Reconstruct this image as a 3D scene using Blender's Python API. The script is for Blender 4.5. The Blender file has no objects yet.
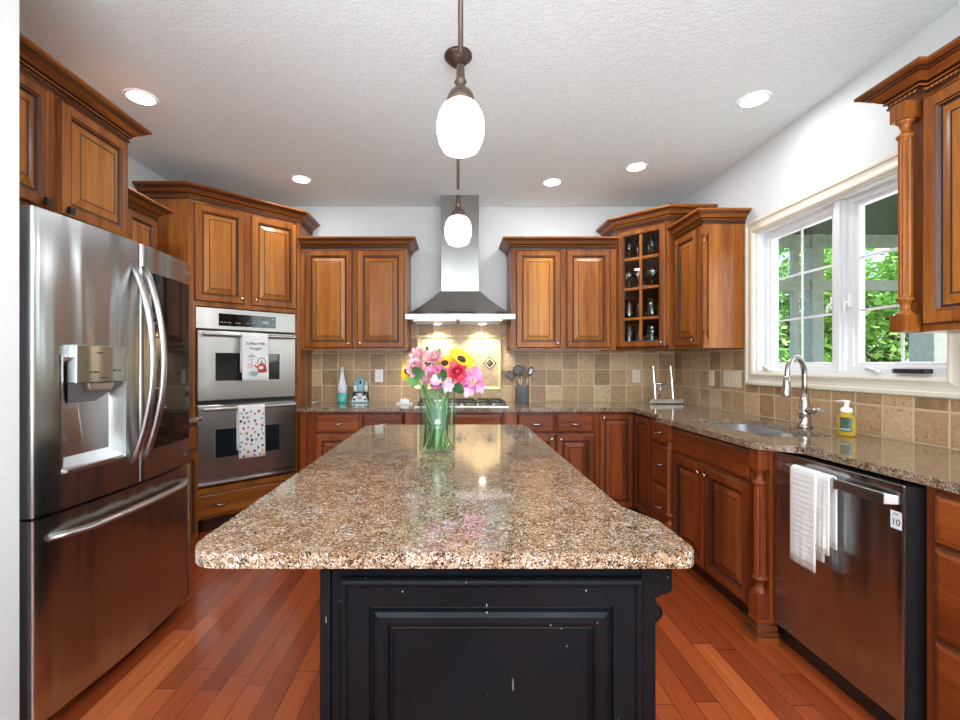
import bpy, bmesh, math, random
from mathutils import Matrix, Vector
R = random.Random(7)
SC = bpy.context.scene
COL = SC.collection
PI = math.pi

# ---------------------------------------------------------------- camera, world, exposure
cam = bpy.data.cameras.new('camera'); cam_o = bpy.data.objects.new('camera', cam); COL.objects.link(cam_o)
cam.sensor_width = 36; cam.lens = 17.25; cam.shift_x = 25/960; cam.shift_y = 4/960
cam.clip_start = .02; cam.clip_end = 200
cam_o.location = (0, 0, 1.265); cam_o.rotation_euler = (PI/2, 0, 0)
SC.camera = cam_o
vs = SC.view_settings
vs.view_transform = 'Standard'; vs.look = 'None'; vs.gamma = 1; vs.use_curve_mapping = False
vs.exposure = 0.66
SC.cycles.use_denoising = True
SC.cycles.max_bounces = 10; SC.cycles.diffuse_bounces = 5; SC.cycles.glossy_bounces = 5
SC.cycles.transmission_bounces = 10; SC.cycles.transparent_max_bounces = 16
SC.cycles.sample_clamp_indirect = 6
SC.cycles.blur_glossy = .5
world = bpy.data.worlds.new('world'); SC.world = world; world.use_nodes = True
wn = world.node_tree; bg = wn.nodes['Background']
sky = wn.nodes.new('ShaderNodeTexSky'); sky.sky_type = 'NISHITA'
sky.sun_disc = False; sky.sun_elevation = math.radians(50); sky.sun_rotation = math.radians(200)
wn.links.new(sky.outputs[0], bg.inputs[0]); bg.inputs[1].default_value = .32

def light(name, kind, loc, energy, rot=(0,0,0), size=None, color=(1,1,1), sy=None, angle=None, blend=None):
    l = bpy.data.lights.new(name, kind); l.energy = energy; l.color = color
    if kind == 'AREA':
        l.size = size
        if sy == 'DISK': l.shape = 'DISK'
        elif sy: l.shape = 'RECTANGLE'; l.size_y = sy
    elif kind == 'SUN': l.angle = .02
    else: l.shadow_soft_size = size or .03
    if kind == 'SPOT': l.spot_size = angle; l.spot_blend = blend
    o = bpy.data.objects.new(name, l); COL.objects.link(o); o.location = loc; o.rotation_euler = rot
    return o
light('sun', 'SUN', (0, 0, 20), 3.2, (math.radians(38), math.radians(12), math.radians(20)), color=(1, .96, .88))
# added fill floating unseen behind the camera, aimed up to brighten the ceiling
light('rear_uplight_fill', 'AREA', (.35, -2.5, 1.0), 205, (math.radians(170), 0, 0), 2.4, (.84, .93, 1), 2.6)
light('kitchen_window_daylight', 'AREA', (2.40, 2.55, 1.72), 5, (0, math.radians(90), 0), .85, (.93, .98, 1), 1.15)

# ---------------------------------------------------------------- mesh builder
class MB:
    def __init__(s, M=None):
        s.v = []; s.f = []; s.mi = []; s.sm = []; s.M = M or Matrix()
    def add(s, vs_, fs, mi=0, smooth=False):
        n = len(s.v); s.v += [s.M @ Vector(p) for p in vs_]
        flip = s.M.determinant() < 0
        for k, f in enumerate(fs):
            f = [n + i for i in f]
            s.f.append(f[::-1] if flip else f)
            s.mi.append(mi[k] if isinstance(mi, (list, tuple)) else mi); s.sm.append(smooth)
    def box(s, x0, x1, y0, y1, z0, z1, mi=0):
        x0, x1 = min(x0, x1), max(x0, x1); y0, y1 = min(y0, y1), max(y0, y1); z0, z1 = min(z0, z1), max(z0, z1)
        s.add([(x0,y0,z0),(x1,y0,z0),(x1,y1,z0),(x0,y1,z0),(x0,y0,z1),(x1,y0,z1),(x1,y1,z1),(x0,y1,z1)],
              [(0,3,2,1),(4,5,6,7),(0,1,5,4),(1,2,6,5),(2,3,7,6),(3,0,4,7)], mi)
        return s
    def prism(s, pts, z0, z1, mi=0):
        n = len(pts)
        a = sum(pts[i][0]*pts[(i+1)%n][1]-pts[(i+1)%n][0]*pts[i][1] for i in range(n))
        if a < 0: pts = pts[::-1]
        s.add([(p[0],p[1],z0) for p in pts]+[(p[0],p[1],z1) for p in pts],
              [tuple(range(n))[::-1], tuple(range(n,2*n))]+[(i,(i+1)%n,n+(i+1)%n,n+i) for i in range(n)], mi)
        return s
    def prism_y(s, pts, y0, y1, mi=0):      # polygon in x,z extruded in y
        n = len(pts)
        a = sum(pts[i][0]*pts[(i+1)%n][1]-pts[(i+1)%n][0]*pts[i][1] for i in range(n))
        if a < 0: pts = pts[::-1]
        s.add([(p[0],y0,p[1]) for p in pts]+[(p[0],y1,p[1]) for p in pts],
              [tuple(range(n)), tuple(range(n,2*n))[::-1]]+[(i,n+i,n+(i+1)%n,(i+1)%n) for i in range(n)], mi)
        return s
    def lathe(s, prof, c=(0,0), seg=20, mi=0, caps=True, flute=None):   # prof: (r, z) from bottom to top, around vertical axis
        vs_ = []; fs = []
        for r, z in prof:
            for k in range(seg):
                a = 2*PI*k/seg; q = r
                if flute and flute[0] < z < flute[1]: q = r*(1-.14*(k % 2))
                vs_.append((c[0]+q*math.cos(a), c[1]+q*math.sin(a), z))
        for i in range(len(prof)-1):
            for k in range(seg):
                k2 = (k+1) % seg
                fs.append((i*seg+k, i*seg+k2, (i+1)*seg+k2, (i+1)*seg+k))
        s.add(vs_, fs, mi, not flute)
        if caps:
            n = len(prof)-1
            if prof[0][0] > 1e-5: s.add(vs_[:seg], [tuple(range(seg))[::-1]], mi)
            if prof[n][0] > 1e-5: s.add(vs_[n*seg:], [tuple(range(seg))], mi)
        return s
    def tube(s, pts, r, seg=10, mi=0, caps=True, flat=None):
        pts = [Vector(p) for p in pts]; n = len(pts); vs_ = []; fs = []
        up = None
        for i, p in enumerate(pts):
            t = (pts[min(i+1,n-1)]-pts[max(i-1,0)]).normalized()
            if up is None: up = Vector((0,0,1)) if abs(t.z) < .9 else Vector((1,0,0))
            sd = t.cross(up).normalized(); up = sd.cross(t).normalized()
            rr = r[i] if isinstance(r, (list, tuple)) else r
            for k in range(seg):
                a = 2*PI*k/seg
                vs_.append(p + sd*math.cos(a)*rr + up*math.sin(a)*rr*(flat or 1))
        for i in range(n-1):
            for k in range(seg):
                k2 = (k+1) % seg
                fs.append((i*seg+k, i*seg+k2, (i+1)*seg+k2, (i+1)*seg+k))
        s.add(vs_, fs, mi, True)
        if caps: s.add(vs_[:seg], [tuple(range(seg))[::-1]], mi); s.add(vs_[-seg:], [tuple(range(seg))], mi)
        return s
    def ball(s, c, r, mi=0, seg=12, rings=8, sz=1):
        vs_ = []; fs = []
        for i in range(rings+1):
            ph = PI*i/rings
            for k in range(seg):
                a = 2*PI*k/seg
                vs_.append((c[0]+r*math.sin(ph)*math.cos(a), c[1]+r*math.sin(ph)*math.sin(a), c[2]-r*sz*math.cos(ph)))
        for i in range(rings):
            for k in range(seg):
                k2 = (k+1) % seg
                fs.append((i*seg+k, i*seg+k2, (i+1)*seg+k2, (i+1)*seg+k))
        s.add(vs_, fs, mi, True); return s
    def rings(s, x0, x1, z0, z1, prof):     # mitred rectangular profile; prof: (inset, y, mat); last ring is filled
        pv = []
        for ins, y, m in prof:
            pv += [(x0+ins,y,z0+ins),(x1-ins,y,z0+ins),(x1-ins,y,z1-ins),(x0+ins,y,z1-ins)]
        fs = []; ms = []
        for i in range(1, len(prof)):
            for k in range(4):
                k2 = (k+1) % 4
                fs.append(((i-1)*4+k,(i-1)*4+k2,i*4+k2,i*4+k)); ms.append(prof[i][2])
        n = (len(prof)-1)*4
        fs.append((n,n+1,n+2,n+3)); ms.append(prof[-1][2])
        fs.append((3,2,1,0)); ms.append(0)
        s.add(pv, fs, ms); return s
    def frame_rings(s, x0, x1, z0, z1, prof):   # picture frame (open centre), closed profile loop
        pv = []
        for ins, y, m in prof:
            pv += [(x0+ins,y,z0+ins),(x1-ins,y,z0+ins),(x1-ins,y,z1-ins),(x0+ins,y,z1-ins)]
        n = len(prof); fs = []; ms = []
        for i in range(n):
            j = (i+1) % n
            for k in range(4):
                k2 = (k+1) % 4
                fs.append((i*4+k,i*4+k2,j*4+k2,j*4+k)); ms.append(prof[j][2])
        s.add(pv, fs, ms); return s
    def sweep(s, path, prof, side=1, closed=False):   # path xy points; prof (out, z, mat); outward = right of travel * side
        n = len(path); offs = []
        for i in range(n):
            def nrm(a, b):
                d = Vector((b[0]-a[0], b[1]-a[1])).normalized(); return Vector((d.y, -d.x))*side
            ns = []
            if i > 0 or closed: ns.append(nrm(path[i-1], path[i]))
            if i < n-1 or closed: ns.append(nrm(path[i], path[(i+1) % n]))
            offs.append(ns[0] if len(ns) == 1 else (ns[0]+ns[1])/(1+ns[0].dot(ns[1])))
        m = len(prof); vs_ = []
        for i in range(n):
            for o, z, _ in prof: vs_.append((path[i][0]+offs[i].x*o, path[i][1]+offs[i].y*o, z))
        fs = []; ms = []
        for i in range(n if closed else n-1):
            i2 = (i+1) % n
            for j in range(m):
                j2 = (j+1) % m
                q = (i*m+j, i2*m+j, i2*m+j2, i*m+j2)
                fs.append(q if side > 0 else q[::-1]); ms.append(prof[j2][2])
        s.add(vs_, fs, ms)
        if not closed: s.add(vs_[:m], [tuple(range(m))], 0); s.add(vs_[-m:], [tuple(range(m))[::-1]], 0)
        return s

LOC = {}
def root(name, loc, label, cat, group=None, kind=None):
    o = bpy.data.objects.new(name, None); COL.objects.link(o); o.location = loc
    o.empty_display_size = .05
    LOC[o.name] = Vector(loc)
    if kind: o['kind'] = kind
    else:
        o['label'] = label; o['category'] = cat
    if group: o['group'] = group
    return o
def obj(name, mb, mats, parent=None, label=None, cat=None, group=None, kind=None, bevel=0, seg=2, loc=None, fix=True):
    me = bpy.data.meshes.new(name)
    off = LOC[parent.name] if parent is not None else Vector(loc or (0,0,0))
    me.from_pydata([tuple(v-off) for v in mb.v], [], mb.f)
    for m in (mats if isinstance(mats, (list, tuple)) else [mats]): me.materials.append(m)
    me.polygons.foreach_set('material_index', mb.mi)
    me.polygons.foreach_set('use_smooth', mb.sm)
    if fix:
        bm = bmesh.new(); bm.from_mesh(me); bmesh.ops.remove_doubles(bm, verts=bm.verts, dist=1e-6)
        bmesh.ops.recalc_face_normals(bm, faces=bm.faces); bm.to_mesh(me); bm.free()
    me.update()
    o = bpy.data.objects.new(name, me); COL.objects.link(o)
    LOC[o.name] = off
    if parent is not None: o.parent = parent
    else: o.location = off
    if label: o['label'] = label
    if cat: o['category'] = cat
    if group: o['group'] = group
    if kind: o['kind'] = kind
    if bevel:
        b = o.modifiers.new('bevel', 'BEVEL'); b.width = bevel; b.segments = seg; b.limit_method = 'ANGLE'; b.angle_limit = math.radians(40)
    return o
def copy_tree(o, parent=None, **kw):
    c = o.copy(); COL.objects.link(c)
    if parent: c.parent = parent
    for ch in list(o.children): copy_tree(ch, c)
    for k, v in kw.items():
        if k == 'loc': c.location = v
        else: c[k] = v
    return c
def text(name, body, size, M, mat, parent, depth=.0004, align='CENTER'):
    cu = bpy.data.curves.new('t', 'FONT'); cu.body = body; cu.size = size; cu.extrude = depth; cu.align_x = align; cu.align_y = 'CENTER'
    t = bpy.data.objects.new('t', cu); COL.objects.link(t)
    dg = bpy.context.evaluated_depsgraph_get()
    me = bpy.data.meshes.new_from_object(t.evaluated_get(dg))
    bpy.data.objects.remove(t)
    off = LOC[parent.name]
    me.transform(Matrix.Translation(-off) @ M)
    me.materials.clear(); me.materials.append(mat)
    o = bpy.data.objects.new(name, me); COL.objects.link(o); o.parent = parent; LOC[o.name] = off
    return o
def fr(x, y, deg, z=0):         # frame on a cabinet face: local x runs right, local -y points out of the face
    return Matrix.Translation((x, y, z)) @ Matrix.Rotation(math.radians(deg), 4, 'Z')
FACE = Matrix.Rotation(PI/2, 4, 'X')     # text in XY -> XZ plane facing -y

# ---------------------------------------------------------------- materials
class N:
    def __init__(s, name):
        s.m = bpy.data.materials.new(name); s.m.use_nodes = True; s.t = s.m.node_tree
        s.b = s.t.nodes['Principled BSDF']; s.out = s.t.nodes['Material Output']
        s._c = None
    def n(s, ty, **kw):
        x = s.t.nodes.new(ty)
        for k, v in kw.items():
            if isinstance(k, str) and hasattr(x, k): setattr(x, k, v)
        return x
    def l(s, a, b): s.t.links.new(a, b)
    def co(s):
        if s._c is None: s._c = s.n('ShaderNodeTexCoord').outputs['Object']
        return s._c
    def map(s, scale, src=None, loc=(0,0,0), rot=(0,0,0), rnd=False):
        mp = s.n('ShaderNodeMapping'); s.l(src or s.co(), mp.inputs[0])
        mp.inputs['Scale'].default_value = scale; mp.inputs['Location'].default_value = loc; mp.inputs['Rotation'].default_value = rot
        if rnd:
            oi = s.n('ShaderNodeObjectInfo'); k = s.math('MULTIPLY', oi.outputs['Random'], 37.0)
            s.l(k, mp.inputs['Location'])
        return mp.outputs[0]
    def noise(s, vec, scale=1, detail=3, rough=.5, dist=0, out='Fac'):
        x = s.n('ShaderNodeTexNoise'); s.l(vec, x.inputs['Vector'])
        x.inputs['Scale'].default_value = scale; x.inputs['Detail'].default_value = detail; x.inputs['Roughness'].default_value = rough; x.inputs['Distortion'].default_value = dist
        return x.outputs[out]
    def vor(s, vec, scale, feature='F1', out='Distance'):
        x = s.n('ShaderNodeTexVoronoi'); x.feature = feature; s.l(vec, x.inputs['Vector']); x.inputs['Scale'].default_value = scale
        return x.outputs[out]
    def math(s, op, a, b=None, c=None):
        x = s.n('ShaderNodeMath'); x.operation = op
        for i, v in enumerate((a, b, c)):
            if v is None: continue
            if isinstance(v, (int, float)): x.inputs[i].default_value = v
            else: s.l(v, x.inputs[i])
        return x.outputs[0]
    def ramp(s, fac, stops, interp='LINEAR'):
        x = s.n('ShaderNodeValToRGB'); r = x.color_ramp; r.interpolation = interp
        while len(r.elements) < len(stops): r.elements.new(.5)
        for e, (p, c) in zip(r.elements, stops):
            e.position = p; e.color = (*c, 1) if not isinstance(c, (int, float)) else (c, c, c, 1)
        s.l(fac, x.inputs[0]); return x.outputs[0]
    def mix(s, fac, a, b, mode='MIX'):
        x = s.n('ShaderNodeMix'); x.data_type = 'RGBA'; x.blend_type = mode
        for i, v in ((0, fac), (6, a), (7, b)):
            if isinstance(v, (int, float)): x.inputs[i].default_value = v
            elif isinstance(v, tuple): x.inputs[i].default_value = (*v, 1)
            else: s.l(v, x.inputs[i])
        return x.outputs[2]
    def comb(s, x, y, z):
        c = s.n('ShaderNodeCombineXYZ')
        for i, v in enumerate((x, y, z)):
            if isinstance(v, (int, float)): c.inputs[i].default_value = v
            else: s.l(v, c.inputs[i])
        return c.outputs[0]
    def sep(s, v=None):
        x = s.n('ShaderNodeSeparateXYZ'); s.l(v or s.co(), x.inputs[0]); return x.outputs
    def white(s, vec):
        x = s.n('ShaderNodeTexWhiteNoise'); x.noise_dimensions = '3D'; s.l(vec, x.inputs[0]); return x.outputs[0]
    def set(s, **kw):
        names = dict(col='Base Color', rough='Roughness', metal='Metallic', spec='Specular IOR Level', trans='Transmission Weight', ior='IOR', em='Emission Color', es='Emission Strength', coat='Coat Weight', cr='Coat Roughness', aniso='Anisotropic', sheen='Sheen Weight', alpha='Alpha', sss='Subsurface Weight')
        for k, v in kw.items():
            i = s.b.inputs[names[k]]
            if isinstance(v, (int, float)): i.default_value = v
            elif isinstance(v, tuple): i.default_value = (*v, 1) if len(v) == 3 else v
            else: s.l(v, i)
        return s
    def bump(s, h, strength=.3, dist=.002):
        x = s.n('ShaderNodeBump'); x.inputs['Strength'].default_value = strength; x.inputs['Distance'].default_value = dist
        s.l(h, x.inputs['Height']); s.l(x.outputs[0], s.b.inputs['Normal']); return s
def lin(r, g, b):
    f = lambda c: (c/255/12.92) if c/255 <= .04045 else ((c/255+.055)/1.055)**2.4
    return (f(r), f(g), f(b))
def plain(name, rgb, rough=.5, metal=0, vary=.06, **kw):
    m = N(name)
    n = m.noise(m.map((1,1,1)), 14, 3)
    c = tuple(rgb)
    m.set(col=m.ramp(n, [(.3, tuple(x*(1-vary) for x in c)), (.7, tuple(min(1, x*(1+vary)) for x in c))]), rough=rough, metal=metal, **kw)
    return m.m

def wood(name, axis, lo, mid, hi, rough=.3):
    m = N(name)
    g = {'z': (1,1,.06), 'x': (.06,1,1), 'h': (.08,.08,1)}[axis]
    big = m.noise(m.map(tuple(k*11 for k in g), rnd=True), 1, 4, .55, .6)
    fine = m.noise(m.map(tuple(k*120 for k in g), rnd=True), 1, 3, .6)
    band = m.noise(m.map(tuple(k*3.2 for k in g), rnd=True, loc=(3,1,2)), 1, 2)
    f = m.math('ADD', m.math('MULTIPLY', big, .55), m.math('MULTIPLY', fine, .25))
    f = m.math('ADD', f, m.math('MULTIPLY', band, .3))
    oi = m.n('ShaderNodeObjectInfo')
    X = m.sep(); stave = m.white(m.comb(m.math('FLOOR', m.math('MULTIPLY', m.math('ADD', m.math('ADD', X[0], X[1]), 10.0), 11.0)), m.math('MULTIPLY', oi.outputs['Random'], 50.0), 0))
    f = m.math('ADD', f, m.math('ADD', m.math('MULTIPLY', m.math('SUBTRACT', oi.outputs['Random'], .5), .06), m.math('MULTIPLY', m.math('SUBTRACT', stave, .5), .09 if axis == 'z' else 0)))
    c = m.ramp(f, [(.36, lo), (.52, mid), (.72, hi)])
    m.set(col=c, rough=rough, coat=.03, cr=.2, spec=.32)
    m.bump(fine, .04, .001)
    return m.m
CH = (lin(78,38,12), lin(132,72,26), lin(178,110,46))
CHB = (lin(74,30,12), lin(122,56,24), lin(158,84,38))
CHP = (lin(104,56,16), lin(156,92,34), lin(198,132,58))  # panel centres: paler boards, with some reflected light put into the colour
WOODZ = wood('cherry_wood', 'z', *CH)
PANEL = wood('cherry_panel_wood', 'z', *CHP)
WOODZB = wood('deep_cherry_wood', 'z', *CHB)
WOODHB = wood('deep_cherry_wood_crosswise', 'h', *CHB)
WOODH = wood('cherry_wood_crosswise', 'h', *CH)
GLAZE = plain('dark_brown_glaze', lin(48,22,12), .4)
WD = [WOODZ, GLAZE, PANEL]
WH = [WOODH, GLAZE, WOODZ]

def mk_floor():
    m = N('cherry_floor_planks'); x, y, z = m.sep()
    w = .086
    u = m.math('DIVIDE', m.math('ADD', x, 20.0), w); iu = m.math('FLOOR', u); fu = m.math('FRACT', u)
    off = m.math('MULTIPLY', m.white(m.comb(iu, 3.3, 0)), 5.0)
    ln = 1.05
    v = m.math('DIVIDE', m.math('ADD', m.math('ADD', y, 20.0), off), ln); iv = m.math('FLOOR', v); fv = m.math('FRACT', v)
    rnd = m.white(m.comb(iu, iv, 1.7))
    sh = m.math('MULTIPLY', rnd, 9.0)
    grain = m.noise(m.comb(m.math('MULTIPLY', x, 95.0), m.math('MULTIPLY', y, 3.0), sh), 1, 4, .6, .4)
    big = m.noise(m.comb(m.math('MULTIPLY', x, 16.0), m.math('MULTIPLY', y, 1.6), sh), 1, 3, .5, .2)
    f = m.math('ADD', m.math('MULTIPLY', rnd, .42), m.math('ADD', m.math('MULTIPLY', grain, .34), m.math('MULTIPLY', big, .22)))
    c = m.ramp(f, [(.14, lin(116,48,23)), (.42, lin(154,69,33)), (.66, lin(178,88,44)), (.9, lin(204,118,65))])
    eu = m.math('MINIMUM', fu, m.math('SUBTRACT', 1.0, fu)); ev = m.math('MINIMUM', fv, m.math('SUBTRACT', 1.0, fv))
    gap = m.math('MAXIMUM', m.math('LESS_THAN', eu, .012), m.math('LESS_THAN', ev, .0012))
    c = m.mix(gap, c, lin(30,12,8))
    m.set(col=c, rough=.24, coat=.3, cr=.1)
    m.bump(m.math('ADD', m.math('MULTIPLY', gap, -1.0), m.math('MULTIPLY', grain, .12)), .25, .001)
    return m.m
FLOOR = mk_floor()

def mk_granite():
    m = N('brown_granite')
    base = m.map((1,1,1))
    wob = m.noise(base, 60, 2, out='Color')
    vv = m.mix(.06, base, wob, 'LINEAR_LIGHT')
    cell = m.vor(vv, 120, out='Color'); s0 = m.sep(cell)[0]
    cell2 = m.vor(vv, 230, out='Color'); s1 = m.sep(cell2)[1]
    big = m.noise(base, 22, 3)
    f = m.math('ADD', m.math('ADD', m.math('MULTIPLY', s0, .80), m.math('MULTIPLY', s1, .2)), m.math('MULTIPLY', m.math('SUBTRACT', big, .5), .3))
    c = m.ramp(f, [(.15, lin(14,12,12)), (.23, lin(40,32,27)), (.29, lin(92,70,50)), (.45, lin(130,101,74)), (.66, lin(154,128,100)), (.80, lin(176,160,140)), (.90, lin(196,194,192))])
    m.set(col=c, rough=.09, spec=.6, coat=.3, cr=.03)
    return m.m
GRANITE = mk_granite()

def mk_tile(name, stops, diag=False):
    m = N(name); x, y, z = m.sep()
    u = m.math('ADD', m.math('ADD', x, y), 9.98 if not diag else 20.0); v = m.math('ADD', z, -.914+3.0)
    s = .15
    if diag:
        s = .15; a = .7071
        u2 = m.math('MULTIPLY', m.math('ADD', m.math('ADD', x, -.04), m.math('ADD', z, -1.277)), a)
        v2 = m.math('MULTIPLY', m.math('SUBTRACT', m.math('ADD', x, -.04), m.math('ADD', z, -1.277)), a)
        u = m.math('ADD', u2, 10*s); v = m.math('ADD', v2, 10*s)
    u = m.math('DIVIDE', u, s); v = m.math('DIVIDE', v, s)
    rnd = m.white(m.comb(m.math('FLOOR', u), m.math('FLOOR', v), 2.2))
    wob = m.math('MULTIPLY', m.math('SUBTRACT', m.noise(m.map((1,1,1)), 70, 2), .5), .03)
    fu = m.math('FRACT', u); fv = m.math('FRACT', v)
    e = m.math('MINIMUM', m.math('MINIMUM', fu, m.math('SUBTRACT', 1.0, fu)), m.math('MINIMUM', fv, m.math('SUBTRACT', 1.0, fv)))
    e = m.math('ADD', e, wob)
    grout = m.ramp(e, [(.022, 1.0), (.04, 0.0)])
    mott = m.noise(m.map((1,1,1)), 26, 6, .72, .6)
    pit = m.noise(m.map((1,1,1.4)), 75, 4, .7, 1.0)
    c = m.ramp(m.math('ADD', m.math('MULTIPLY', rnd, .75), m.math('MULTIPLY', m.math('SUBTRACT', mott, .5), .9)), stops)
    c = m.mix(m.ramp(pit, [(.36, 1.0), (.44, 0.0)]), c, lin(96,74,54))
    c = m.mix(grout, c, lin(206,184,150))
    m.set(col=c, rough=.42)
    m.bump(m.math('ADD', m.math('MULTIPLY', m.ramp(e, [(.02, 0.0), (.07, 1.0)]), 1.0), m.math('MULTIPLY', pit, .35)), .55, .003)
    return m.m
TILE = mk_tile('tumbled_travertine_tile', [(.0, lin(146,114,82)), (.2, lin(170,137,101)), (.5, lin(190,158,119)), (.8, lin(204,176,138))])
TILED = mk_tile('diagonal_travertine_tile', [(.0, lin(180,154,120)), (.8, lin(208,186,150))], True)

def mk_steel(name, col, rough, horiz=True, wob=.0, aniso=.5):
    m = N(name)
    sc = (2,2,420) if horiz else (420,420,2)
    n = m.noise(m.map(sc), 1, 2, .5)
    m.set(col=col, metal=1, rough=rough, aniso=aniso)
    if wob:
        w = m.noise(m.map((7,7,.6)), 1.3, 1.5, .4)
        b2 = m.n('ShaderNodeBump'); b2.inputs['Strength'].default_value = wob; b2.inputs['Distance'].default_value = .02; m.l(w, b2.inputs['Height']); m.l(b2.outputs[0], m.b.inputs['Normal'])
    tg = m.n('ShaderNodeTangent'); tg.direction_type = 'RADIAL'; tg.axis = 'Z'; m.l(tg.outputs[0], m.b.inputs['Tangent'])
    return m.m
STEEL = mk_steel('brushed_stainless_steel', (.50,.485,.465), .32, wob=.3)
HOODS = mk_steel('hood_steel', (.40,.40,.39), .24, wob=.3, aniso=0)
STEELD = mk_steel('dark_brushed_stainless_steel', (.44,.46,.46), .25, wob=.9)
STEELL = mk_steel('light_satin_steel', (.55,.55,.55), .3, aniso=0)
NICKEL = mk_steel('satin_nickel', (.5,.48,.45), .22, aniso=0)
CHROME = mk_steel('polished_chrome', (.8,.8,.8), .08, aniso=0)
BRONZE = plain('oil_rubbed_bronze', lin(92,78,68), .4, .7)
BLACKG = plain('black_glass', (.006,.006,.007), .04, spec=.6)
BLACKP = plain('black_plastic', (.012,.012,.012), .4)
BLACKI = plain('cast_iron', (.018,.018,.018), .5)
GREYP = plain('grey_plastic', lin(105,108,112), .4)
DGREY = plain('dark_grey_enamel', lin(75,76,78), .4)
WHITEP = plain('white_plastic', lin(238,238,236), .3, vary=.01)
CREAM = plain('cream_painted_wood', lin(228,222,205), .35, vary=.02)
WHITEW = plain('white_vinyl', lin(236,238,240), .3, vary=.01)
PRINT = plain('dark_print', (.02,.02,.022), .5)
PRINTW = plain('white_print', (.8,.82,.85), .5)
ALMOND = plain('almond_plastic', lin(226,214,190), .35, vary=.02)
LINER = plain('cream_stone_liner', lin(216,200,160), .35, vary=.08)
LED = N('lamp_glow').set(col=(1,.97,.9), em=(1,.95,.86), es=14).m
def mk_globe():
    m = N('opal_glass_glow'); m.set(col=(.95,.95,.93), rough=.25, em=(.95,.97,1), es=21); return m.m
GLOBE = mk_globe()
def thin_glass(name, tint=(1,1,1), refl=1.0):
    m = N(name); t = m.t
    tr = m.n('ShaderNodeBsdfTransparent'); tr.inputs[0].default_value = (*tint, 1)
    gl = m.n('ShaderNodeBsdfGlossy'); gl.inputs['Roughness'].default_value = .02
    fz = m.n('ShaderNodeFresnel'); fz.inputs[0].default_value = 1.5
    mx = m.n('ShaderNodeMixShader'); ge = m.n('ShaderNodeNewGeometry'); fr_ = m.math('MULTIPLY', m.math('MULTIPLY', fz.outputs[0], refl), m.math('SUBTRACT', 1.0, ge.outputs['Backfacing'])); m.l(m.math('MINIMUM', fr_, 1.0), mx.inputs[0]); m.l(tr.outputs[0], mx.inputs[1]); m.l(gl.outputs[0], mx.inputs[2]); m.l(mx.outputs[0], m.out.inputs[0])
    return m.m
CABGLASS = thin_glass('tinted_cabinet_glass', (.85,.88,.86))  # tinted pane, darkens what is seen inside the cabinet
PANE = thin_glass('window_glass', (.96,.98,.97))
TUMB = thin_glass('drinking_glass', (.92,.94,.94), 9.0)
VGLASS = thin_glass('vase_glass', (.93,.97,.95), 1.6)
WATER = thin_glass('water', (.9,.96,.92), .8)

def mk_ceiling():
    m = N('knockdown_ceiling_texture')
    n = m.noise(m.map((1,1.6,1)), 26, 4, .6, 1.2)
    h = m.ramp(n, [(.44, 0.0), (.56, 1.0)])
    m.set(col=lin(236,245,247), rough=.9); m.bump(h, .5, .004); return m.m
CEIL = mk_ceiling()
def mk_wall():
    m = N('white_wall_paint'); n = m.noise(m.map((1,1,1)), 180, 2)
    m.set(col=lin(218,221,222), rough=.75); m.bump(n, .08, .001); return m.m
WALL = mk_wall()
def mk_black():
    m = N('distressed_black_paint')
    sp = m.vor(m.map((1,1,1)), 30); n = m.noise(m.map((1,1,1)), 9, 4)
    chips = m.math('MULTIPLY', m.math('LESS_THAN', sp, .045), m.math('GREATER_THAN', n, .5))
    sc = m.noise(m.map((70,70,5), rot=(.3,.4,.2)), 1, 2); sc2 = m.noise(m.map((1,1,1)), 6, 3)
    scr = m.math('MULTIPLY', m.math('GREATER_THAN', sc, .765), m.math('GREATER_THAN', sc2, .55))
    c = m.ramp(m.noise(m.map((1,1,1)), 4, 4), [(.3, (.003,.0035,.0045)), (.7, (.006,.007,.009))])
    c = m.mix(m.math('MAXIMUM', chips, m.math('MULTIPLY', scr, .5)), c, (.5,.5,.48))
    m.set(col=c, rough=.2, spec=.1); return m.m
BLK = mk_black()
def mk_cloth(name, rgb, sc=300):
    m = N(name); x, y, z = m.sep()
    w = m.math('SINE', m.math('MULTIPLY', z, sc*1.0))
    n = m.noise(m.map((1,1,1)), 400, 2)
    m.set(col=rgb, rough=.9, sheen=.3); m.bump(m.math('ADD', m.math('MULTIPLY', w, .5), n), .5, .002); return m.m
TOWEL = mk_cloth('white_ribbed_cotton', lin(232,230,226))
LINEN = mk_cloth('white_cotton', lin(238,238,238), 900)
def leafm(name, a, b, sss=0):
    m = N(name); n = m.noise(m.map((1,1,1)), 6, 3)
    oi = m.n('ShaderNodeNewGeometry'); r = m.math('ADD', m.math('MULTIPLY', oi.outputs['Random Per Island'], .7), m.math('MULTIPLY', n, .4))
    m.set(col=m.ramp(r, [(.15, a), (.9, b)]), rough=.5); return m.m
# ================================================================ room shell
XL, XR, YB, ZC = -2.317, 2.065, 4.324, 2.743
YR = -4.0; XN = -1.345
WY0, WY1, WZ0, WZ1 = 1.92, 3.155, 1.21, 2.165       # kitchen window opening
def struct(name, mb, mat, **kw): return obj(name, mb, mat, kind='structure', **kw)
struct('floor', MB().box(XL-.1, XR+.15, YR-.1, YB+.1, -.08, 0), FLOOR)
struct('ceiling', MB().box(XL-.1, XR+.15, YR-.1, YB+.1, ZC, ZC+.1), CEIL)
struct('wall_back', MB().box(XL-.1, XR+.15, YB, YB+.1, 0, ZC), WALL)
struct('wall_left', MB().box(XL-.1, XL, 1.42, YB, 0, ZC), WALL)
struct('wall_left_front', MB().box(XL-.1, XN, YR, 1.42, 0, ZC), WALL)
w = MB()
w.box(XR, XR+.15, YR, WY0, 0, ZC); w.box(XR, XR+.15, WY1, YB, 0, ZC)
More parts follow.
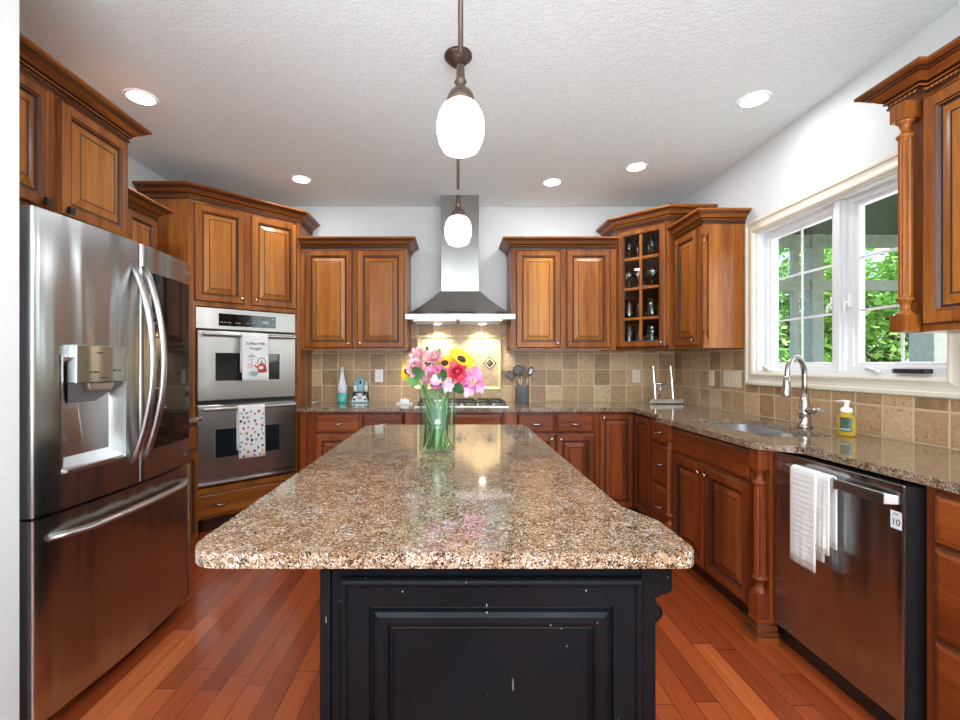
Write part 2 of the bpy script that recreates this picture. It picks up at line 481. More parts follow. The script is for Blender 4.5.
w.box(XR, XR+.15, WY0, WY1, 0, WZ0); w.box(XR, XR+.15, WY0, WY1, WZ1, ZC)
struct('wall_right', w, WALL, fix=False)
w = MB(); dx0, dx1, dz1 = -1.1, 1.8, 2.5
w.box(XN, dx0, YR-.1, YR, 0, ZC); w.box(dx1, XR, YR-.1, YR, 0, ZC); w.box(dx0, dx1, YR-.1, YR, dz1, ZC)
struct('wall_rear', w, WALL, fix=False)
dr = root('door_1', (.35, YR, 0), None, None, kind='structure')
f = MB()
for x in (dx0, -.02, .72-.04, dx1-.06): f.box(x, x+.06, YR-.08, YR-.03, 0, dz1)
f.box(dx0, dx1, YR-.08, YR-.03, 0, .1); f.box(dx0, dx1, YR-.08, YR-.03, dz1-.07, dz1)
obj('door_frame', f, WHITEW, dr); obj('pane', MB().box(dx0, dx1, YR-.058, YR-.052, .1, dz1-.07), PANE, dr)

# ---- tiled backsplash
bs = root('wall_backsplash', (0, YB, .914), None, None, kind='structure')
LOC[bs.name] = Vector((0,0,0)); bs.location = (0,0,0)
t = MB(); ty = YB-.008
t.box(-1.344, -.413, ty, YB, .914, 1.385); t.box(.485, XR, ty, YB, .914, 1.385)
t.box(-.413, -.36, ty, YB, .914, 1.66); t.box(.436, .485, ty, YB, .914, 1.66)
t.box(-.36, .436, ty, YB, .914, 1.02); t.box(-.36, .436, ty, YB, 1.535, 1.66)
t.box(XR-.008, XR, 3.247, ty, .914, 1.379); t.box(XR-.008, XR, .9, 1.83, .914, 1.379)
t.box(XR-.008, XR, 1.83, 3.247, .914, 1.121)
obj('tiles', t, TILE, bs, fix=False)
obj('diagonal_tiles', MB().box(-.345, .42, YB-.008, YB, 1.035, 1.52), TILED, bs)
f = MB(); f.frame_rings(-.36, .436, 1.02, 1.535, [(0,YB,0),(0,YB-.014,0),(.004,YB-.024,0),(.014,YB-.028,0),(.022,YB-.022,0),(.028,YB-.016,0),(.032,YB-.008,0),(.032,YB,0)])
obj('liner_frame', f, LINER, bs)
for x in (-.255, .04, .325):
    z = 1.272; h = .064
    a = MB(); a.prism_y([(x-h,z),(x,z-h),(x+h,z),(x,z+h)], YB-.012, YB)
    at = obj('accent_tile', a, plain('dark_metal_glaze', lin(30,24,20), .45), bs)
    a = MB(); q = h*.82; q2 = h*.6
    for s0, s1 in ((q, q2),):
        P = [(x-s0,z),(x,z-s0),(x+s0,z),(x,z+s0)]; Q = [(x-s1,z),(x,z-s1),(x+s1,z),(x,z+s1)]
        a.add([(p[0],YB-.0135,p[1]) for p in P+Q], [(0,1,5,4),(1,2,6,5),(2,3,7,6),(3,0,4,7)])
    obj('pale_rim', a, LINER, at, fix=False)
    a = MB(); a.ball((x,YB-.012,z), .013, seg=10, rings=6)
    for k in range(5):
        an = 2*PI*k/5; a.ball((x+.019*math.cos(an), YB-.012, z+.019*math.sin(an)), .008, seg=8, rings=5)
    obj('rosette', a, plain('antique_pewter', lin(120,108,90), .4, .3), at)

# ---- kitchen window
wn1 = root('window_1', (XR, 2.53, WZ0), None, None, kind='structure')
c = MB(fr(XR, WY1, -90))           # local x runs towards the camera, -y into the room
cas = [(0,0,0),(0,-.016,0),(.006,-.024,0),(.022,-.024,0),(.028,-.017,0),(.045,-.015,0),(.062,-.02,0),(.07,-.026,0),(.078,-.026,0),(.088,-.018,0),(.092,-.012,0),(.092,0,0)]
WW = WY1-WY0
c.frame_rings(-.092, WW+.092, WZ0-.09, WZ1+.088, cas)
obj('casing', c, CREAM, wn1)
c = MB(fr(XR, WY1, -90))
c.frame_rings(0, WW, WZ0, WZ1, [(0,.0,0),(0,.145,0),(.012,.145,0),(.012,.0,0)])
obj('jamb', c, WHITEW, wn1)
c = MB(fr(XR, WY1, -90)); mx = WY1-2.51
c.box(mx-.034, mx+.034, .03, .12, WZ0+.012, WZ1-.012); c.box(mx-.02, mx+.02, .015, .03, WZ0+.012, WZ1-.012)
obj('mullion', c, WHITEW, wn1, bevel=.003)
for s0, s1 in ((.012, mx-.034), (mx+.034, WW-.012)):
    c = MB(fr(XR, WY1, -90)); z0, z1 = WZ0+.012, WZ1-.012
    c.frame_rings(s0, s1, z0, z1, [(0,.05,0),(.03,.05,0),(.034,.058,0),(.05,.062,0),(.053,.075,0),(.053,.095,0),(0,.095,0)])
    sash = obj('sash', c, WHITEW, wn1)
    g0, g1, h0, h1 = s0+.05, s1-.05, z0+.05, z1-.05
    c = MB(fr(XR, WY1, -90)); c.box(g0, g1, .083, .087, h0, h1); obj('pane', c, PANE, sash)
    c = MB(fr(XR, WY1, -90)); gm = (g0+g1)/2
    c.box(gm-.0065, gm+.0065, .078, .083, h0, h1)
    for k in (1, 2):
        zz = h0+(h1-h0)*k/3; c.box(g0, g1, .079, .0825, zz-.0065, zz+.0065)
    obj('muntin', c, WHITEW, sash, fix=False)
    c = MB(fr(XR, WY1, -90)); cx = s0+.1 if s0 < .3 else s0+.2
    c.box(cx-.045, cx+.045, .0, .05, WZ0+.012, WZ0+.03)
    c.tube([(cx-.03,-.004,WZ0+.032),(cx,-.02,WZ0+.036),(cx+.04,-.022,WZ0+.022)], [.008,.009,.006], 8); c.ball((cx+.05,-.022,WZ0+.02), .011, seg=8, rings=6)
    obj('crank_handle', c, WHITEP, sash, fix=False)
    c = MB(fr(XR, WY1, -90)); lx = s1-.02 if s0 < .3 else s0+.02
    c.box(lx-.006, lx+.006, .03, .05, 1.57, 1.64); c.tube([(lx,.03,1.6),(lx,.012,1.585),(lx,.01,1.55)], .006, 8)
    obj('sash_lock', c, WHITEP, sash, fix=False)

# ================================================================ outside: screened porch and trees
PW = plain('weathered_porch_timber', lin(196,196,188), .7, vary=.12)
PD = plain('shaded_porch_ceiling_boards', lin(92,92,72), .7, vary=.15)  # porch shade and window tint are put into this dark colour
struct('floor_porch', MB().box(XR+.15, 6.0, .5, 5.6, -.25, -.15), PW)
struct('ceiling_porch', MB().box(XR+.15, 6.0, .2, 5.65, 2.80, 2.9), PD)
for k, (z0, z1, y) in enumerate(((2.66, 2.8, 5.5), (2.14, 2.26, 5.5), (.75, .85, 5.5))):
    struct('trim_%d' % (k+1), MB().box(XR+.2, 5.9, y-.04, y+.04, z0, z1), PW)
for (x, y, w_) in ((4.06,5.5,.035), (4.29,5.5,.07), (5.72,5.5,.15), (5.85,3.0,.08), (2.5,5.5,.06)):
    obj('porch_post', MB().box(x-w_, x+w_, y-w_, y+w_, -.15, 2.8), PW, kind='structure', bevel=.006)
GRASS = leafm('lawn', lin(60,90,35), lin(90,130,50))
struct('floor_lawn', MB().box(-30, 60, -30, 60, -.6, -.5), GRASS)
BARK = plain('bark', lin(80,66,52), .9, vary=.2)
LV = [leafm('maple_leaves', lin(116,170,84), lin(200,236,140)), leafm('dark_leaves', lin(84,142,72), lin(160,212,120))]
def tree(x, y, h, r, mat, seed, label, low=.5, n=2600):
    q = random.Random(seed); rt = root('tree', (x, y, -.5), label, 'tree', 'trees beyond the porch')
    m = MB(); m.tube([(x,y,-.5),(x+.05,y,h*.4),(x+.1,y+.1,h*.8)], [.16,.12,.05], 8)
    for k in range(9):
        a = q.uniform(0, 2*PI); z = q.uniform(h*.2, h*.75)
        m.tube([(x,y,z),(x+r*.6*math.cos(a),y+r*.6*math.sin(a),z+h*.15)], [.05,.015], 6)
    obj('trunk', m, BARK, rt, fix=False)
    blobs = [(x+q.uniform(-r,r)*.75, y+q.uniform(-r,r)*.75, q.uniform(low, h), q.uniform(.35,.75)) for _ in range(34)]
    vs_ = []; fs = []
    for i in range(n):
        bx, by, bz, br = q.choice(blobs)
        d = Vector((q.gauss(0,1), q.gauss(0,1), q.gauss(0,1))).normalized()*br*(.6+.4*q.random())
        p = Vector((bx,by,bz))+d; s_ = q.uniform(.06,.12)
        a = Vector((q.gauss(0,1),q.gauss(0,1),q.gauss(0,.5))).normalized(); b = a.cross(Vector((q.gauss(0,.4),q.gauss(0,.4),1))).normalized()
        k = len(vs_); vs_ += [p-a*s_, p-b*s_*.55, p+a*s_, p+b*s_*.55]; fs.append((k,k+1,k+2,k+3))
    m = MB(); m.add(vs_, fs); obj('foliage', m, mat, rt, fix=False)
tree(7.6, 10.4, 3.6, 1.7, LV[0], 1, 'light green tree seen through the left window sash', n=9000)
tree(9.6, 10.2, 3.4, 1.9, LV[0], 2, 'bright leafy tree seen through the right window sash', n=9000)
tree(11.8, 10.0, 4.2, 2.0, LV[1], 3, 'deep green tree at the right edge of the window view', n=7000)
tree(8.6, 13.5, 5.2, 2.2, LV[1], 4, 'darker tree standing behind the two nearest trees', n=9000)
tree(11.6, 14.5, 5.6, 2.5, LV[0], 5, 'tall pale tree far behind the porch posts', n=8000)
tree(7.4, 15.5, 5.4, 2.2, LV[0], 7, 'pale tree at the far left of the window view, behind the darker tree', n=7000)
tree(14.6, 14.0, 5.0, 2.4, LV[1], 6, 'dark green tree farthest to the right beyond the porch', n=6000)

# ================================================================ cabinet helpers
DOORP = [(0,0,0),(0,-.015,0),(.004,-.0175,1),(.008,-.02,0),(.046,-.02,0),(.050,-.016,1),(.054,-.0155,0),(.059,-.009,1),(.066,-.009,1),(.072,-.010,2),(.098,-.0185,2),(.101,-.0175,1),(.104,-.0175,1),(.106,-.0185,2)]
DRAWP = [(0,0,0),(0,-.012,0),(.004,-.0145,1),(.010,-.016,0),(.016,-.019,0),(.020,-.02,0)]
def door(parent, M, x0, x1, z0, z1, knob=None, mats=None, prof=DOORP, name='door'):
    mats = mats or WD
    if name == 'door' and x1-x0 < .3: prof = [(min(a, a*.82), b, c) for a, b, c in prof]
    m = MB(M); m.rings(x0, x1, z0, z1, prof)
    d = obj(name, m, mats, parent)
    if knob:
        k = MB(M @ Matrix.Translation((knob[0], -.02, knob[1])) @ Matrix.Rotation(PI/2, 4, 'X'))
        k.lathe([(.006,0),(.005,.012),(.011,.015),(.0135,.02),(.012,.026),(0,.028)], seg=12)
        obj('knob', k, NICKEL, d)
    return d
def drawer(parent, M, x0, x1, z0, z1, pull=None, name='drawer'):
    d = door(parent, M, x0, x1, z0, z1, None, WH, DRAWP, name)
    for px in ([] if pull is None else pull if isinstance(pull, (list, tuple)) else [pull]):
        zc = (z0+z1)/2; k = MB(M)
        k.tube([(px-.045,-.019,zc+.002),(px-.04,-.034,zc),(px-.02,-.044,zc-.004),(px,-.046,zc-.006),(px+.02,-.044,zc-.004),(px+.04,-.034,zc),(px+.045,-.019,zc+.002)], [.005,.006,.0065,.007,.0065,.006,.005], 8, flat=1.1)
        obj('handle', k, NICKEL, d)
    return d
def crownprof(z0, h=.1, o=.078, rope=True):
    s = h/.1; q = o/.078
    P = [(0,0,0),(.008,0,0),(.010,.009,1),(.006,.012,1),(.006,.026,1),(.016,.028,1),(.018,.034,0),(.014,.038,1),(.024,.044,1),(.036,.056,0),(.050,.066,0),(.050,.072,1),(.060,.074,0),(.064,.080,1),(.070,.083,0),(.078,.088,0),(.078,.1,0),(0,.1,0)]
    return [(a*q, z0+b*s, m) for a, b, m in P]
def crown(parent, path, z0, side=1, h=.1, o=.078, rope=True):
    m = MB(); m.sweep(path, crownprof(z0, h, o), side)
    c = obj('crown_molding', m, WH, parent)
    if rope:        # carved rope bead
        r = MB(); q = o/.078
        for i in range(len(path)-1):
            a = Vector(path[i]); b = Vector(path[i+1]); L = (b-a).length; d = (b-a)/L; n = Vector((d.y,-d.x))*side
            k = max(1, int(L/.016))
            for j in range(k):
                p = a+d*(L*(j+.5)/k)+n*(.0075*q); zc = z0+.0190*h/.1
                e = d*.006; u = .005
                r.add([(p.x-e.x-e.x*.6,p.y-e.y-e.y*.6,zc-u),(p.x+e.x-e.x*.6,p.y+e.y-e.y*.6,zc-u),(p.x+e.x*1.6,p.y+e.y*1.6,zc+u),(p.x-e.x+e.x*.6,p.y-e.y+e.y*.6,zc+u),
                       (p.x+n.x*.006,p.y+n.y*.006,zc)], [(0,1,4),(1,2,4),(2,3,4),(3,0,4)])
        obj('rope_bead', r, WH, c, fix=False)
    return c
def turned(m, cx, cy, z0, z1, r, cap=.05, hb=None):     # fluted shaft with turned rings, between square blocks
    h = z1-z0
    hb = hb or r*1.15; m.box(cx-hb, cx+hb, cy-hb, cy+hb, z0, z0+cap); m.box(cx-hb, cx+hb, cy-hb, cy+hb, z1-cap, z1)
    a, b = z0+cap, z1-cap
    m.lathe([(r*1.1,a),(r*1.15,a+.006),(r*.8,a+.012),(r*.62,a+.03),(r*.7,a+.05),(r*1.1,a+.055),(r*1.12,a+.063),(r*.85,a+.07)], (cx,cy), 20)
    m.lathe([(r*.85,a+.07),(r*.86,a+.08),(r*.86,b-.08),(r*.85,b-.07)], (cx,cy), 24, flute=(a+.071, b-.071))
    m.lathe([(r*.85,b-.07),(r*1.12,b-.063),(r*1.1,b-.055),(r*.7,b-.05),(r*.62,b-.03),(r*.8,b-.012),(r*1.15,b-.006),(r*1.1,b)], (cx,cy), 20)

# ================================================================ left side: fridge surround
G = 'cherry wall cabinets'
# cabinet above the fridge
M = fr(-1.71, 1.49, 90)
c = root('wall_cabinet', (-2.0, 1.94, 1.89), 'deep cherry cabinet above the fridge with two raised panel doors', 'cabinet')
obj('carcass', MB(M).box(0, .91, 0, .60, 1.89, 2.42), WD, c)
for a, b, kx in ((.01,.433,.40),(.487,.895,.515)):
    d_ = door(c, M, a, b, 1.91, 2.405); k = MB(M); k.box(kx-.014, kx+.014, -.046, -.032, 1.918, 1.946); k.box(kx-.005, kx+.005, -.032, -.019, 1.927, 1.937); obj('knob', k, BLACKP, d_, fix=False)
crown(c, [(-1.71,1.44),(-1.71,2.40),(XL+.005,2.40)], 2.42, 1, .09)
# small cabinet past the fridge
M = fr(-1.99, 2.46, 90)
c = root('wall_cabinet', (-2.15, 2.75, 1.38), 'small low cherry wall cabinet squeezed between fridge and oven tower', 'cabinet')
obj('carcass', MB(M).box(0, .60, 0, .325, 1.38, 2.22), WD, c)
door(c, M, .02, .30, 1.40, 2.205); door(c, M, .31, .585, 1.40, 2.205, (.34, 1.43))
crown(c, [(-1.99,2.42),(-1.99,3.06),(XL+.005,3.06)], 2.22, 1, .085)
# base cabinet past the fridge, with its own short counter
M = fr(-1.71, 2.46, 90)
c = root('base_cabinet', (-2.0, 2.75, 0), 'cherry base cabinet hidden between fridge and wall ovens', 'cabinet')
obj('carcass', MB(M).box(0, .58, 0, .60, .1, .884), WD, c); obj('toe_kick', MB(M).box(0, .58, .06, .5, 0, .1), GLAZE, c)
drawer(c, M, .01, .57, .71, .86, .29); door(c, M, .01, .285, .12, .69, (.25,.65)); door(c, M, .295, .57, .12, .69, (.33,.65))
c = obj('countertop', MB().box(XL+.002, -1.675, 2.44, 3.06, .884, .914), GRANITE, None, 'short granite counter end showing between fridge and wall ovens', 'countertop', bevel=.008, seg=3, loc=(-2,2.7,.884))

# fridge
FX, FY = -1.39, 1.507
M = fr(FX, FY, 90)
fg = root('refrigerator', (-1.80, 1.95, 0), 'large stainless french door refrigerator with bottom freezer drawer and dispenser', 'refrigerator')
m = MB(M); m.box(.004, .906, .075, .86, .05, 1.755); obj('cabinet_body', m, GREYP, fg, bevel=.004)
m = MB(M)
m.box(.02, .89, .10, .13, .012, .05); obj('kick_plate', m, BLACKP, fg)
for a, b in ((.06,.2),(.85,.2),(.06,.75),(.85,.75)):
    m = MB(M); m.lathe([(.02,0),(.02,.05)], (a,b), 10); obj('foot', m, BLACKP, fg)
L = MB(M)
bow = lambda u: -.028*(1-(2*u/.91-1)**2)
def doorskin(m, x0, x1, z0, z1, holes=None, n=26):
    xs = sorted(set([x0, x0+.003, x0+.010]+[x0+.010+(x1-x0-.02)*i/n for i in range(n+1)]+[x1-.010, x1-.003, x1]+([holes[0], holes[1]] if holes else [])))
    zs = [z0, z1] if not holes else [z0, holes[2], holes[3], z1]
    def Y(u):
        y = bow(u); e = min(u-x0, x1-u)
        if e < .0015: y += .014
        elif e < .0045: y += .006
        return y
    vs_ = []; fs = []
    for z in zs:
        for u in xs: vs_.append((u, Y(u), z))
    n_ = len(xs)
    for j in range(len(zs)-1):
        for i in range(n_-1):
            if holes and j == 1 and xs[i] >= holes[0]-1e-6 and xs[i+1] <= holes[1]+1e-6: continue
            fs.append((j*n_+i, j*n_+i+1, (j+1)*n_+i+1, (j+1)*n_+i))
    k = len(zs)-1
    m.add(vs_, fs, 0, True)
    # sides, top, bottom, back
    a = [(xs[i], Y(xs[i]), z0) for i in range(n_)]+[(x1,.07,z0),(x0,.07,z0)]
    b = [(xs[i], Y(xs[i]), z1) for i in range(n_)]+[(x1,.07,z1),(x0,.07,z1)]
    m.add(a, [tuple(range(len(a)))[::-1]]); m.add(b, [tuple(range(len(b)))])
    m.add([(x0,Y(x0),z0),(x0,.07,z0),(x0,.07,z1),(x0,Y(x0),z1)], [(0,1,2,3)[::-1]]); m.add([(x1,Y(x1),z0),(x1,.07,z0),(x1,.07,z1),(x1,Y(x1),z1)], [(0,1,2,3)])
    m.add([(x0,.07,z0),(x1,.07,z0),(x1,.07,z1),(x0,.07,z1)], [(0,1,2,3)[::-1]])
doorskin(L, .003, .4885, .755, 1.787, (.10, .405, .875, 1.30))
ld = obj('door', L, STEELD, fg, fix=False)
m = MB(M)   # recess liner of the dispenser
hx0, hx1, hz0, hz1, dp = .10, .405, .875, 1.30, .055
yb = lambda u: bow(u)+dp
A = [(hx0,bow(hx0)-.002,hz0),(hx1,bow(hx1)-.002,hz0),(hx1,bow(hx1)-.002,hz1),(hx0,bow(hx0)-.002,hz1)]
I = [(hx0+.01,bow(hx0)-.002,hz0+.01),(hx1-.01,bow(hx1)-.002,hz0+.01),(hx1-.01,bow(hx1)-.002,hz1-.01),(hx0+.01,bow(hx0)-.002,hz1-.01)]
B = [(hx0+.03,yb(.28),hz0+.05),(hx1-.025,yb(.28),hz0+.05),(hx1-.025,yb(.28),hz1-.08),(hx0+.03,yb(.28),hz1-.08)]
m.add(A+I+B, [(0,1,5,4),(1,2,6,5),(2,3,7,6),(3,0,4,7),(4,5,9,8),(5,6,10,9),(6,7,11,10),(7,4,8,11),(8,9,10,11)])
obj('dispenser_recess', m, STEELL, ld, fix=False)
m = MB(M); m.box(.135, .388, bow(.28)-.016, bow(.28)+.02, 1.195, 1.335); cp = obj('dispenser_panel', m, STEELD, ld, bevel=.003)
T = M @ Matrix.Translation((.262, bow(.28)-.0165, 0)) @ FACE
text('panel_print', 'FILTER', .010, T @ Matrix.Translation((-.02,1.307,0)), PRINT, cp)
text('panel_print', 'Light   Lock', .009, T @ Matrix.Translation((.07,1.24,0)), PRINT, cp)
text('panel_print', 'Ice  Water', .011, T @ Matrix.Translation((-.045,1.235,0)), PRINT, cp)
text('panel_print', 'Cubed  Crushed', .007, T @ Matrix.Translation((0,1.212,0)), PRINT, cp)
m = MB(M); m.prism_y([(.195,1.195),(.325,1.195),(.315,1.165),(.205,1.165)], bow(.28)-.01, bow(.28)+.012); obj('spout', m, STEELL, ld, bevel=.004)
m = MB(M); m.add([(.125,bow(.2)+.003,1.195),(.40,bow(.4)+.003,1.195),(.31,.03,1.12),(.18,.03,1.12)], [(0,1,2,3)]); obj('spout_housing', m, GREYP, ld, fix=False)
m = MB(M); m.prism_y([(.115,1.11),(.185,1.11),(.205,.99),(.13,.985)], bow(.2)+.014, bow(.2)+.024); obj('paddle', m, STEELL, ld, bevel=.003)
m = MB(M); m.box(.11,.395,bow(.28)-.002,bow(.28)+.04,.879,.893); obj('drip_tray', m, STEELL, ld, bevel=.003)
Rr = MB(M); doorskin(Rr, .4915, .907, .755, 1.787); rd = obj('door', Rr, STEELD, fg, fix=False)
m = MB(M)
xs = [.565+(.885-.565)*i/8 for i in range(9)]
for off, mt in ((.003, 0),):
    vs_ = [(u, bow(u)-off, .882) for u in xs]+[(u, bow(u)-off, 1.675) for u in xs]+[(u, bow(u)+.004, .882) for u in xs]+[(u, bow(u)+.004, 1.675) for u in xs]
    fs = [(i,i+1,9+i+1,9+i) for i in range(8)]+[(i,18+i,18+i+1,i+1) for i in range(8)]+[(9+i,9+i+1,27+i+1,27+i) for i in range(8)]+[(0,9,27,18),(8,26,35,17)]
    m.add(vs_, fs)
obj('door_window', m, BLACKG, rd)
m = MB(M @ Matrix.Translation((.855, bow(.855)-.0035, 1.735)) @ Matrix.Rotation(PI/2,4,'X')); m.lathe([(.010,0),(.010,.001)], seg=16)
lg = obj('logo', m, STEELL, rd); text('logo_letters', 'LG', .016, M @ Matrix.Translation((.885, bow(.885)-.001, 1.735)) @ FACE, STEELL, rd)
text('badge_letters', 'InstaView', .018, M @ Matrix.Translation((.84, bow(.84)-.001, .80)) @ FACE, STEELL, rd)
for u, par in ((.44, ld), (.512, rd)):
    m = MB(M); sg = -1 if u < .49 else 1
    P = [];
    for i in range(17):
        k = i/16; z = .85+(1.69-.85)*k; b = math.sin(PI*k)**.75
        P.append((u, bow(.49)+.004-.09*b, z))
    m.tube(P, .017, 12, flat=.62); obj('handle', m, STEELL, par)
Z = MB(M); doorskin(Z, .003, .907, .06, .745); fd = obj('freezer_drawer', Z, STEELD, fg, fix=False)
m = MB(M); P = []
for i in range(17):
    k = i/16; u = .06+.79*k; b = min(1, math.sin(PI*k)*2.2)**.8
    P.append((u, bow(u)+.004-.05*b, .672))
m.tube(P, .02, 12, flat=.6); obj('handle', m, STEEL, fd)
m = MB(M); m.box(0, .05, .08, .2, 1.757, 1.785); obj('hinge_cover', m, GREYP, fg, bevel=.004)

# ================================================================ oven tower
AX, AY = -1.955, 3.37; M = fr(AX, AY, 45); W = .863
BX, BY = AX+W*.70711, AY+W*.70711
ot = root('oven_tower_cabinet', (-1.95, 3.95, 0), 'tall angled cherry corner cabinet housing the wall ovens', 'cabinet')
# hollow carcass with an opening for the ovens
q = MB()
pl = [(AX,AY),(BX,BY),(BX,YB-.004),(XL+.004,YB-.004),(XL+.004,AY)]
q.prism(pl, 1.70, 2.475); q.prism(pl, .10, .33); 
ins = lambda d: [(AX+d*.7071,AY+d*.7071)]
q.prism([(AX,AY),(AX+.045*.7071,AY+.045*.7071),(AX+.045*.7071-.02,AY+.10),(XL+.004,AY+.06),(XL+.004,AY)], .33, 1.70)
q.prism([(BX,BY),(BX-.045*.7071,BY-.045*.7071),(BX-.10,BY+.0),(BX-.06,YB-.004),(BX,YB-.004)], .33, 1.70)
obj('carcass', q, WD, ot, fix=False)
e = MB(); e.prism([(AX+.06,AY+.09),(BX-.09,BY-.04+.02),(BX-.09,YB-.02),(XL+.02,YB-.02),(XL+.02,AY+.09)], 0, .10); obj('toe_kick', e, GLAZE, ot)
e = MB(M); e.box(-.006,.03,-.012,.0,.10,2.475); e.box(W-.03,W+.006,-.012,.0,.10,2.475); obj('face_frame', e, WD, ot, bevel=.003)
door(ot, M, .038, .397, 1.735, 2.455, (.37, 1.775)); door(ot, M, .451, .828, 1.735, 2.455, (.48, 1.775))
drawer(ot, M, .035, .828, .115, .29, (.215, .64))
crown(ot, [(XL+.005,AY),(AX,AY),(BX,BY),(BX,YB-.005)], 2.475, 1, .1)

# double wall oven
ov = root('double_wall_oven', ((AX+BX)/2-.2, (AY+BY)/2+.2, .34), 'stainless double wall oven set in the angled corner cabinet', 'oven')
m = MB(M); m.box(.055, .808, .02, .55, .345, 1.685); obj('oven_body', m, BLACKP, ov)
m = MB(M); m.box(.047, .816, -.014, .02, 1.53, 1.69); cpn = obj('control_panel', m, STEEL, ov, bevel=.003)
m = MB(M); m.box(.205, .645, -.017, -.0142, 1.558, 1.652); dsp = obj('display', m, BLACKG, cpn)
m = MB(M); m.frame_rings(.197,.653,1.55,1.66,[(0,-.0142,0),(0,-.018,0),(.007,-.018,0),(.007,-.0142,0)]); obj('display_rim', m, STEELL, cpn)
T = M @ Matrix.Translation((0,-.0172,0)) @ FACE
for (x, z, b, s_) in ((.225,1.585,'Bake',.011),(.27,1.585,'Broil  Warm',.010),(.345,1.585,'Convect',.012),(.42,1.585,'Off',.011),(.47,1.635,'1 2 3',.013),(.47,1.615,'4 5 6',.013),(.47,1.595,'7 8 9',.013),(.47,1.575,'0',.013),(.56,1.60,'350',.034),(.625,1.635,'Start',.011),(.625,1.585,'Timer',.011)):
    text('display_print', b, s_, T @ Matrix.Translation((x,z,0)), PRINTW, dsp, .0002)
m = MB(M); m.box(.05, .812, -.004, .02, .345, .388); m.box(.05,.812,-.03,.0,.352,.366); obj('vent_trim', m, STEELL, ov, bevel=.002)
OVG = plain('oven_window_glass', (.010,.016,.02), .05, spec=.7)
for (z0, z1, w0, w1) in ((.99, 1.515, 1.135, 1.352), (.395, .955, .552, .772)):
    m = MB(M)
    m.rings(.052, .810, z0, z1, [(0,.018,0),(0,-.026,0),(.005,-.031,0)])
    od = obj('oven_door', m, STEEL, ov)
    m = MB(M); m.rings(.165, .68, w0-.006, w1+.006, [(0,-.03,0),(0,-.034,0),(.008,-.034,0),(.010,-.0315,0)]); obj('window_rim', m, STEELL, od)
    m = MB(M); m.box(.176, .669, -.036, -.0322, w0+.004, w1-.004); obj('window_glass', m, OVG, od)
    m = MB(M); hz = z1-.028
    m.tube([(.075,-.078,hz),(.79,-.078,hz)], .014, 14)
    for hx in (.09, .775): m.box(hx-.012, hx+.012, -.078, -.03, hz-.009, hz+.009)
    obj('handle', m, STEELL, od, fix=False)

# towels on the oven handles
def towel_mesh(M, x0, x1, zt, zb_front, zb_back, yb, r=.019, amp=.003, seed=1, th=.0035, yfront=None, back=True):
    q = random.Random(seed); m = MB(M); nx = 14; prof = []
    yf = yb-r if yfront is None else yfront
    for k in range(9): prof.append((yf-.002*(8-k)/8, zb_front+(zt-r-zb_front)*k/8))
    for k in range(1, 7): a = PI*k/7; prof.append((yb-r*math.cos(a), zt-r+r*math.sin(a)))
    nb = 6
    for k in range(nb): prof.append((yb+r, zt-r-(zt-r-zb_back)*k/(nb-1)))
    vs_ = []; fs = []; n = len(prof); ph = q.uniform(0, 6)
    for side in (0, 1):
        for i, (y, z) in enumerate(prof):
            y0, z0 = prof[max(i-1,0)]; y1, z1 = prof[min(i+1,n-1)]
            t = Vector((y1-y0, z1-z0)).normalized(); nn = Vector((-t.y, t.x))*th*side*-1
            for j in range(nx+1):
                u = j/nx; hang = max(0, (zt-z)/(zt-zb_front)) if i < 9 else .2
                w_ = amp*hang*math.sin(u*9+ph)+amp*.5*hang*math.sin(u*17+ph*2)
                vs_.append((x0+(x1-x0)*u+.004*hang*math.sin(ph), y+nn.x-abs(w_)*(1 if i < 12 else -.3), z+nn.y))
    K = nx+1; O = n*K
    for i in range(n-1):
        for j in range(nx):
            fs.append((i*K+j, i*K+j+1, (i+1)*K+j+1, (i+1)*K+j)); fs.append((O+i*K+j, O+(i+1)*K+j, O+(i+1)*K+j+1, O+i*K+j+1))
    for i in range(n-1):
        fs.append((i*K, (i+1)*K, O+(i+1)*K, O+i*K)); fs.append((i*K+nx, O+i*K+nx, O+(i+1)*K+nx, (i+1)*K+nx))
    for j in range(nx):
        fs.append((j, O+j, O+j+1, j+1)); b = (n-1)*K; fs.append((b+j, b+j+1, O+b+j+1, O+b+j))
    m.add(vs_, fs, 0, True); return m
tw = root('dish_towel', (M @ Vector((.485,-.08,1.48)))[:], 'white dish towel printed with a red kettle, hung on the upper oven handle', 'towel')
obj('cloth', towel_mesh(M, .344, .550, 1.506, 1.128, 1.20, -.078, amp=.0015), LINEN, tw)
PY = -.078-.019-.006
MT = M @ Matrix.Translation((-.038,0,0)); T = MT @ Matrix.Translation((0,PY,0)) @ FACE
RED = plain('red_print', lin(205,78,62), .7); TEAL = plain('pale_teal_print', lin(150,178,182), .7); DK = plain('charcoal_print', lin(60,60,70), .7); PK = plain('pink_print', lin(235,205,205), .7); GRYP = plain('grey_print', lin(170,170,185), .7)
def disc(m, cx, cz, rx, rz, y=PY, mi=0, n=18, a0=0, a1=2*PI, th=.0006):
    m.prism_y([(cx+rx*math.cos(a0+(a1-a0)*k/(n-1 if a1-a0 < 6 else n)), cz+rz*math.sin(a0+(a1-a0)*k/(n-1 if a1-a0 < 6 else n))) for k in range(n)], y-th, y+.0006, mi)
pr = MB(MT)
disc(pr, .535, 1.235, .036, .040); pr.prism_y([(.499,1.235),(.571,1.235),(.573,1.198),(.503,1.198)], PY-.0006, PY+.0006); pr.prism_y([(.505,1.225),(.505,1.245),(.475,1.262),(.472,1.252)], PY-.0006, PY+.0006)
disc(pr, .527, 1.236, .020, .013, PY-.0006, 1); disc(pr, .53, 1.284, .006, .006, PY, 2)
